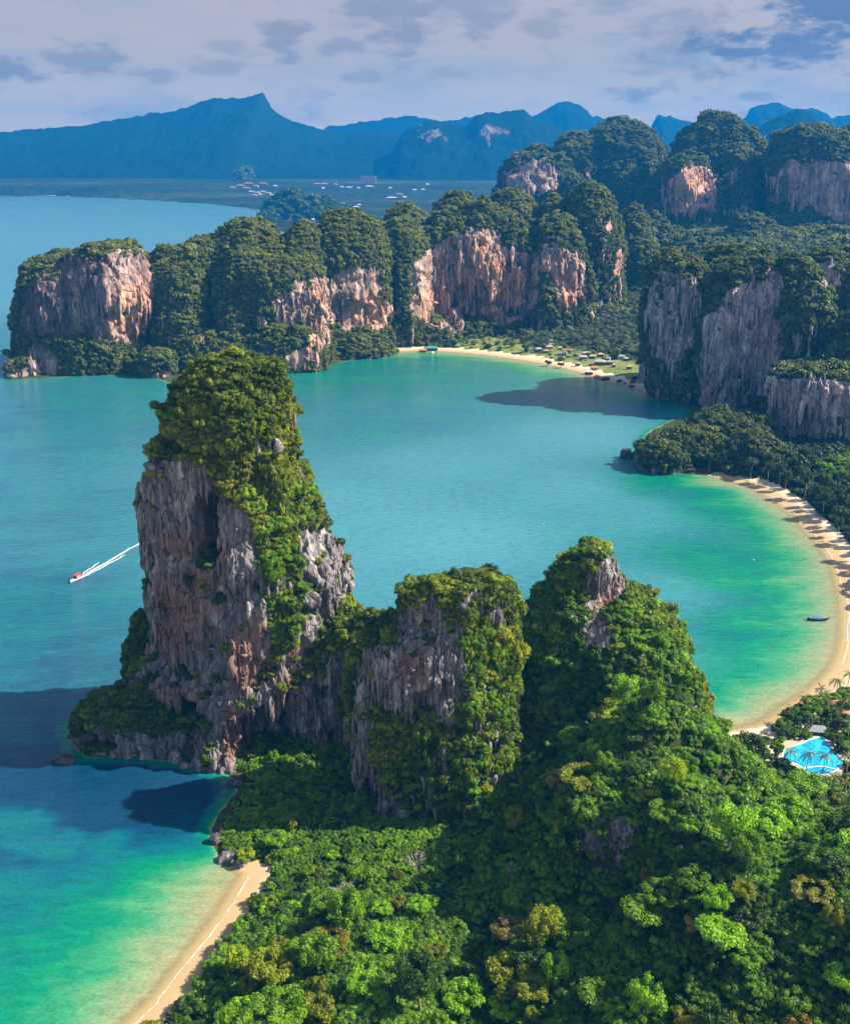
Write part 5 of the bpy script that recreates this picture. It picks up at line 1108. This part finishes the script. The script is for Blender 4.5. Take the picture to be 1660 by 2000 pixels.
def hip_roof(m, w, d, z0, h, over=.5, ridge=.45):
    x, y = w/2+over, d/2+over; rx = max(.05, x*ridge) if w >= d else .05; ry = .05 if w >= d else max(.05, y*ridge)
    V = [(-x, -y, z0), (x, -y, z0), (x, y, z0), (-x, y, z0), (-rx, -ry, z0+h), (rx, -ry, z0+h), (rx, ry, z0+h), (-rx, ry, z0+h), (-x, -y, z0-.15), (x, -y, z0-.15), (x, y, z0-.15), (-x, y, z0-.15)]
    m.add(V, [(0, 1, 5, 4), (1, 2, 6, 5), (2, 3, 7, 6), (3, 0, 4, 7), (4, 5, 6, 7), (8, 9, 1, 0), (9, 10, 2, 1), (10, 11, 3, 2), (11, 8, 0, 3), (11, 10, 9, 8)])
def house(name, x, y, z, w, d, h, rz, roof, wall, label, cat, group=None, rh=None, nwin=3, ridge=.45):
    t = thing(name, (x, y, z), label, cat, group, rz)
    m = MB(); m.box((0, 0, h/2-.6), (w, d, h+1.2)); m.obj('wall', wall, t)
    m = MB(); hip_roof(m, w, d, h+.16, rh or .28*min(w, d), .09*w, ridge); m.obj('roof', roof, t)
    sh = None
    for k in range(nwin):
        if sh is None: mm = MB(); mm.box((0, 0, 0), (w/nwin*.45, .12, h*.4)); sh = mm.mesh('window')
        o = link('window', sh, DARK_GLASS, t, (-w/2+w*(k+.5)/nwin, -d/2-.05, h*.55))
    mm = MB(); mm.box((0, 0, 0), (1.0, .14, min(2.1, h*.7))); mm.obj('door', WALL_WOOD, t, loc=(w*.5/nwin*0+w/2-w/nwin*1.0 if nwin > 1 else 0, -d/2-.06, min(2.1, h*.7)/2))
    return t
g = G(1648, 1385, 6); house('beach_pavilion', g[0]+4, g[1], gz(*g), 15, 9, 3.2, .15, ROOF_TERRA, WALL_WOOD, 'garden pavilion with a terracotta roof among the palms', 'pavilion', rh=2.6)
g = G(1595, 1432, 5); house('garden_hut', g[0], g[1], gz(*g), 6, 4, 2.6, -.2, ROOF_GREY, WALL_WOOD, 'small dark hut behind the pool', 'hut', rh=1.4, nwin=2)

# ---- huts on the west beach
HUTS = [(1058, 675, 8, 'p'), (1077, 672, 8, 'p'), (1076, 678, 9, 'p'), (1072, 684, 12, 'p'), (1051, 688, 12, 'p'), (1065, 690, 9, 'p'), (1098, 694, 14, 'p'), (1123, 697, 6, 'p'), (1142, 696, 11, 'p'), (1138, 702, 12, 'p'), (1156, 702, 9, 'p'), (1172, 699, 9, 'p'), (1187, 705, 7, 'p'), (1171, 713, 16, 'l'), (1189, 714, 10, 'g'), (1160, 720, 11, 'y'), (1150, 726, 12, 'w'), (1222, 707, 8, 'p'), (1212, 703, 12, 'g'), (1228, 723, 7, 'p'), (1198, 718, 5, 'p'), (1166, 735, 9, 'y'), (1233, 751, 7, 'p'), (1236, 744, 8, 'g'), (1220, 746, 5, 'p'), (1110, 690, 7, 'y'), (1128, 712, 7, 'p'), (1093, 686, 7, 'p')]
for i, (u, v, w, kd) in enumerate(HUTS):
    w *= .64; v -= 3; g = G(u, v, 4); z = gz(*g)
    lab = {'p': 'small pale roofed hut in the cluster among the west beach palms', 'l': 'long pale roofed building facing the west beach lawn', 'g': 'grey roofed building among the west beach palms', 'y': 'tan roofed hut nearest the west beach sand', 'w': 'white roofed building beside the west beach lawn'}[kd]
    HL = [((1171, 710), 'the long pale building'), ((842, 677), 'the green roofed building'), ((1150, 723), 'the white roofed building'), ((1218, 628), 'the lime green tree'), ((1120, 655), 'the palm grove edge'), ((1060, 700), 'the first dark lawn trees'), ((1240, 765), 'the beach end under the tower'), ((1170, 740), 'the tan huts by the sand'), ((1265, 700), 'the foot of the tower')]
    if kd in 'pgy': lab = by_place(('tiny ' if w < 5.8 else ('small ' if w < 7.5 else 'large '))+{'p': 'pale roofed hut', 'g': 'grey roofed hut', 'y': 'tan roofed hut'}[kd], u, v, HL)
    house('beach_hut', g[0], g[1], z, w, w*.62, 2.7, r.uniform(-.35, .35), {'p': ROOF_PALE, 'l': ROOF_PALE, 'g': ROOF_GREY, 'y': ROOF_TERRA if i % 2 else ROOF_PALE, 'w': WALL_W}[kd], WALL_WOOD if i % 3 else WALL_W, lab, 'hut', 'huts on the west beach', rh=w*.2, nwin=3 if w > 8 else 2)
g = G(842, 677, 4); house('beach_restaurant', g[0], g[1], gz(*g), 13, 7, 2.8, .05, ROOF_GREEN, WALL_WOOD, 'low green roofed building where the headland meets the west beach', 'building', rh=1.8)
g = G(826, 680, 4); house('beach_hut', g[0], g[1], gz(*g), 7, 5, 2.6, 0, ROOF_RED, WALL_WOOD, 'small red roofed hut at the headland end of the west beach', 'hut', 'huts on the west beach', rh=1.4, nwin=2)
# single trees on the west beach lawn
for i, (u, v, R, kd, col) in enumerate([(1130, 640, 6, 'round', 'mid'), (1218, 628, 7.5, 'round', 'lime'), (1250, 625, 9, 'bushy', 'brown'), (1095, 705, 4, 'round', 'dark'), (1070, 702, 4.5, 'round', 'dark'), (1182, 735, 5, 'round', 'dark'), (1025, 680, 5, 'round', 'dark'), (1000, 672, 5, 'bushy', 'mid'), (1240, 735, 4, 'round', 'dark'), (1210, 735, 3.5, 'bushy', 'mid'), (905, 668, 6, 'round', 'mid'), (940, 662, 5, 'round', 'dark')]):
    g = G(u, v, 7); lab = {1: 'lone lime green round tree at the back of the palm grove', 2: 'large pale brown tree beside the dark tower'}.get(i) or by_place('dark round tree on the lawn' if col == 'dark' else 'green tree on the lawn', u, v, [((1171, 713), 'the long pale building'), ((1060, 685), 'the left huts'), ((842, 677), 'the green roofed building'), ((1233, 748), 'the huts under the tower'), ((1218, 628), 'the lime green tree'), ((920, 690), 'the middle of the west beach')])
    tree(g[0], g[1], R*.8, kd, np.array(GREENS[col])*.9, lab, None if i in (1, 2) else 'trees on the west beach lawn')

# ---- town on the far shore
FAR = [(470, 365, 60, 24, 'r', 0), (486, 361, 70, 20, 'p', .1), (500, 366, 42, 22, 'r', -.2), (482, 370, 55, 22, 'r', .1), (455, 369, 50, 18, 'p', .1), (515, 361, 60, 16, 'p', -.1), (492, 377, 48, 20, 'k', .2), (503, 379, 40, 22, 'k', -.2), (514, 377, 44, 22, 'k', .3), (524, 380, 44, 20, 'k', -.3), (533, 384, 40, 18, 'k', 0), (508, 383, 36, 18, 'k', .1), (498, 384, 30, 16, 'k', 0),
       (620, 362, 60, 16, 'r', 0), (634, 362, 50, 16, 'p', .1), (631, 370, 26, 18, 'w', .5), (656, 363, 30, 16, 'p', 0), (668, 368, 34, 30, 'w', .2), (682, 369, 46, 12, 'w', 0), (722, 367, 60, 18, 'w', 0), (700, 370, 24, 14, 'w', 0), (712, 322, 70, 20, 'w', .2), (690, 338, 30, 18, 'w', 0), (780, 382, 50, 18, 'r', -.1), (765, 389, 80, 18, 'w', .1), (790, 388, 30, 18, 'w', .3), (810, 374, 34, 16, 'w', 0), (826, 373, 30, 16, 'w', 0), (835, 363, 30, 16, 'w', 0), (668, 400, 46, 18, 'k', .1), (696, 407, 40, 16, 'w', -.1), (702, 403, 28, 16, 'w', .2), (612, 432, 26, 14, 'w', .2), (632, 436, 30, 14, 'w', -.2), (660, 428, 24, 16, 'k', .1), (625, 441, 22, 12, 'w', 0), (538, 366, 30, 14, 'w', 0), (762, 370, 26, 14, 'w', 0)]
def far_spot(u, v):
    z = 6.0
    for _ in range(25):
        g = G(u, v, z); z = .5*z+.5*(6+float(plain_rise(np.array(g[1]))))
    return g[0], g[1], z
for i, (u, v, w, d, kd, rz) in enumerate(FAR):
    g = far_spot(u, v); sc = min(1.0, g[1]/6500.)*.72; w = w*sc; d = d*sc
    lab = {'r': 'red roofed resort building in the far town', 'p': 'pink walled resort building in the far town', 'k': 'pale gabled resort building near the far shore', 'w': 'small white building scattered over the far plain'}[kd]
    lab = by_place({'r': 'red roofed', 'p': 'pink walled red roofed', 'k': 'pale gabled', 'w': 'small white'}[kd]+(' wide' if w > 40 else ' low' if w > 25 else ' little')+' building', u, v, [((485, 366), 'the red roofed resort'), ((512, 380), 'the pale resort by the far shore'), ((720, 358), 'the tall hotel block'), ((620, 362), 'the long red roofs inland of the wooded hill'), ((590, 410), 'the wooded hill'), ((632, 436), 'the strip behind the headland crest'), ((790, 385), 'the last houses before the forested ridge'), ((712, 322), 'the mountain foot')])
    house('town_building', g[0], g[1], g[2], w, d*1.2, 8*sc+2, rz, {'r': ROOF_RED, 'p': ROOF_RED, 'k': ROOF_PALE, 'w': WALL_W}[kd], {'r': WALL_P, 'p': WALL_P, 'k': WALL_P, 'w': WALL_W}[kd], lab, 'building', 'buildings of the far town', rh=5*sc+1)
g = far_spot(720, 358); t = thing('hotel_block', g, 'tall white hotel block standing alone on the far plain', 'building')
m = MB(); m.box((-21, 0, 17), (36, 16, 36)); m.box((21, 0, 17), (36, 16, 36)); m.box((0, 2, 15), (7, 12, 32)); m.obj('wall', WALL_P, t)
wm = MB(); wm.box((0, 0, 0), (3.6, .5, 2.2)); wmm = wm.mesh('window')
for bx in (-21, 21):
    for k in range(5):
        for q in range(5): link('window', wmm, DARK_GLASS, t, (bx-14+7*k, -8.1, 5+6.2*q))
m = MB(); m.box((-21, 0, 35.6), (37, 17, 1.2)); m.box((21, 0, 35.6), (37, 17, 1.2)); m.obj('roof', ROOF_PALE, t)

# ------------------------------------------------------------------ boats, wakes and surf
def hull(L, B, H, sheer, n=14, bow=.9, flat=.0):
    """boat hull along +x, bow at +x: closed shell with deck"""
    m = MB(); V = []; F = []; k = 7
    for i in range(n):
        t = i/(n-1); x = (t-.5)*L; w = B/2*(1-max(0, (t-.45)/.55)**2.2*bow)*(.72+.28*min(1, t*4)); top = H+sheer*max(0, (t-.4)/.6)**2+sheer*.35*max(0, (.25-t)/.25)**2
        kz = sheer*.75*max(0, (t-.6)/.4)**2
        for j in range(k):
            a = -math.pi/2*(1-2*j/(k-1)); V.append((x, w*math.sin(a), kz+(top-kz)*(1-math.cos(a)*.999)**.8))
    for i in range(n-1):
        for j in range(k-1): F.append((i*k+j, (i+1)*k+j, (i+1)*k+j+1, i*k+j+1))
        F.append((i*k+k-1, (i+1)*k+k-1, (i+1)*k, i*k))
    F.append(tuple(range(k))); F.append(tuple((n-1)*k+j for j in range(k))[::-1]); m.add(V, F); return m
g = G(150, 1133, 0); b2 = G(272, 1062, 0); hd = math.atan2(g[1]-b2[1], g[0]-b2[0])
t = thing('speedboat', (g[0], g[1], -.1), 'red and white speedboat racing across the bay ahead of its white wake', 'boat', None, hd)
hull(9.5, 2.9, 1.1, .7).obj('hull', HULL_WHITE, t); m = MB(); m.box((-.8, 0, 1.25), (4.8, 2.3, .3)); m.box((-3.6, 0, 1.5), (.5, 2.2, .7)); m.obj('deck', HULL_RED, t)
m = MB(); m.box((-1.0, 0, 2.75), (3.6, 2.4, .12)); m.obj('canopy', HULL_RED, t)
m = MB(); [m.tube([(x, y, 1.2), (x, y, 2.7)], .05, 6) for x in (-2.6, .6) for y in (-1.05, 1.05)]; m.obj('canopy_post', DARKMETAL, t)
m = MB(); m.add([(.9, -1.0, 1.3), (.9, 1.0, 1.3), (.4, .9, 2.1), (.4, -.9, 2.1), (.98, -1.0, 1.3), (.98, 1.0, 1.3), (.48, .9, 2.1), (.48, -.9, 2.1)], [(0, 1, 2, 3), (7, 6, 5, 4), (0, 4, 5, 1), (1, 5, 6, 2), (2, 6, 7, 3), (3, 7, 4, 0)]); m.obj('windscreen', DARK_GLASS, t)
mo = MB(); mo.box((0, 0, .35), (.55, .45, .9)); mo.tube([(0, 0, 0), (0, 0, -.8)], .12, 6); mom = mo.mesh('outboard_motor')
for y in (-.55, .55): link('outboard_motor', mom, DARKMETAL, t, (-4.9, y, .8))
m = MB(); [m.box((x, y, 1.6), (.5, .5, .6)) for x in (-2.2, -.9, .2) for y in (-.6, .6)]; m.obj('seat', HULL_WHITE, t)
# wake: two long white arms and a churned middle, built as low ridges of foam on the water
dv = np.array([math.cos(hd), math.sin(hd)]); nv = np.array([-dv[1], dv[0]]); stern = g-dv*2.5
def wake_arm(side, w0, w1, off0, off1, L, seed):
    N = 60; k = 5; V = []; E = []
    for j in range(k):
        f = j/(k-1)-.5
        for i in range(N):
            s = i/(N-1); wd = w0+(w1-w0)*s; off = side*(off0+(off1-off0)*s**.7)+(vnoise(np.array([[s*14, seed, 0]]), seed)[0]-.5)*.9
            p = stern-dv*(s*L)+nv*(off+f*wd); V.append((p[0], p[1], .05+.28*(1-4*f*f)*(1-.75*s))); E.append((1-abs(2*f))*(1.5-.7*s)+.35)
    i = np.arange(k-1)[:, None]*N+np.arange(N-1)[None, :]; return np.array(V), np.stack([i, i+1, i+N+1, i+N], -1).reshape(-1, 4), np.array(E)
Vs, Fs, Es, n = [], [], [], 0
for a in ((1, 1.3, 2.0, .9, 2.8, 36, 3), (-1, 1.2, 1.8, .9, 3.4, 22, 5), (0, 2.2, 3.0, 0, .3, 56, 7)):
    v, f, e = wake_arm(*a); Vs.append(v); Fs.append(f+n); Es.append(e); n += len(v)
tag(link('boat_wake', mesh_np('boat_wake', np.vstack(Vs), np.vstack(Fs), True, {'edge': np.concatenate(Es)}), FOAM), 'white foaming wake trailing behind the speedboat', None, None, 'stuff')
g = G(1596, 1212, 0)
t = thing('longtail_boat', (g[0], g[1], -.15), 'dark blue longtail boat moored in the shallows off the east beach', 'boat', None, -.12)
hull(9.2, 1.9, .8, 1.0, bow=.95).obj('hull', HULL_BLUE, t); m = MB(); m.box((-.6, 0, 2.2), (3.8, 1.7, .1)); m.obj('canopy', CANOPY_BLUE, t)
m = MB(); [m.tube([(x, y, .7), (x, y, 2.2)], .045, 6) for x in (-2.3, 1.1) for y in (-.7, .7)]; m.obj('canopy_post', WALL_WOOD, t)
m = MB(); m.tube([(4.3, 0, 1.2), (5.2, 0, 1.9), (5.7, 0, 2.7)], [.16, .12, .06], 6); m.obj('prow', WALL_WOOD, t)
m = MB(); m.tube([(4.95, -.02, 1.75), (5.12, -.02, 1.95)], .2, 8); m.obj('ribbon', BRIGHT_CLOTH, t)
m = MB(); m.box((-4.0, 0, 1.25), (.8, .5, .5)); m.tube([(-4.2, 0, 1.2), (-6.8, .1, .1)], .05, 6); m.obj('longtail_motor', DARKMETAL, t)
for i, (u, v, L, lab) in enumerate([(1472, 1094, 2.2, 'tiny dark dinghy floating in the green shallows'), (845, 690, 9, 'small white boat drawn up at the headland end of the west beach'), (450, 438, 16, 'distant motor boat crossing the far bay'), (22, 391, 18, 'distant boat lying off the far beach'), (1062, 1024, 2.0, 'tiny buoy-like dinghy out in the middle of the bay')]):
    g = G(u, v, 0); t = thing('small_boat', (g[0], g[1], -.1), lab, 'boat', None, .4+i); hull(L, L*.28, L*.1, L*.06).obj('hull', HULL_WHITE if i in (1, 2) else HULL_BLUE, t); m = MB(); m.box((-.1*L, 0, L*.13), (L*.35, L*.2, L*.09)); m.obj('cabin', HULL_WHITE, t)
E1 = smooth_line(BEACHES[1], 5); foam_strip('surf', E1[70:], -.8, 1.2, 'thin white surf along the east beach', 3)
E0 = smooth_line(BEACHES[0], 6); foam_strip('surf', E0, -.9, .5, 'thin white surf along the south beach', 8)
E2 = smooth_line(BEACHES[2], 3); foam_strip('surf', E2, -2.0, 1.6, 'thin white surf along the west beach', 12)
E2 = np.array([G(u, v) for u, v in smooth_line([(-400, 386), (0, 383.6), (60, 382.6), (100, 382.6), (140, 384)], 8)]); 
far = mesh_np('far_beach', *(lambda L: (np.vstack([np.column_stack([L, np.full(len(L), 1.2)]), np.column_stack([L+np.array([0, 90]), np.full(len(L), 3.5)])]), np.stack([np.arange(len(L)-1), np.arange(1, len(L)), np.arange(1, len(L))+len(L), np.arange(len(L)-1)+len(L)], 1)))(E2), True, {'wet': np.zeros(2*len(E2))})
tag(link('far_beach', far, SAND), kind='structure')

# ------------------------------------------------------------------ the air
m = MB(); m.box((0, 5300, 316), (34000, 12600, 644)); tag(m.obj('haze', HAZE), 'blue tropical haze filling the air', None, None, 'stuff')
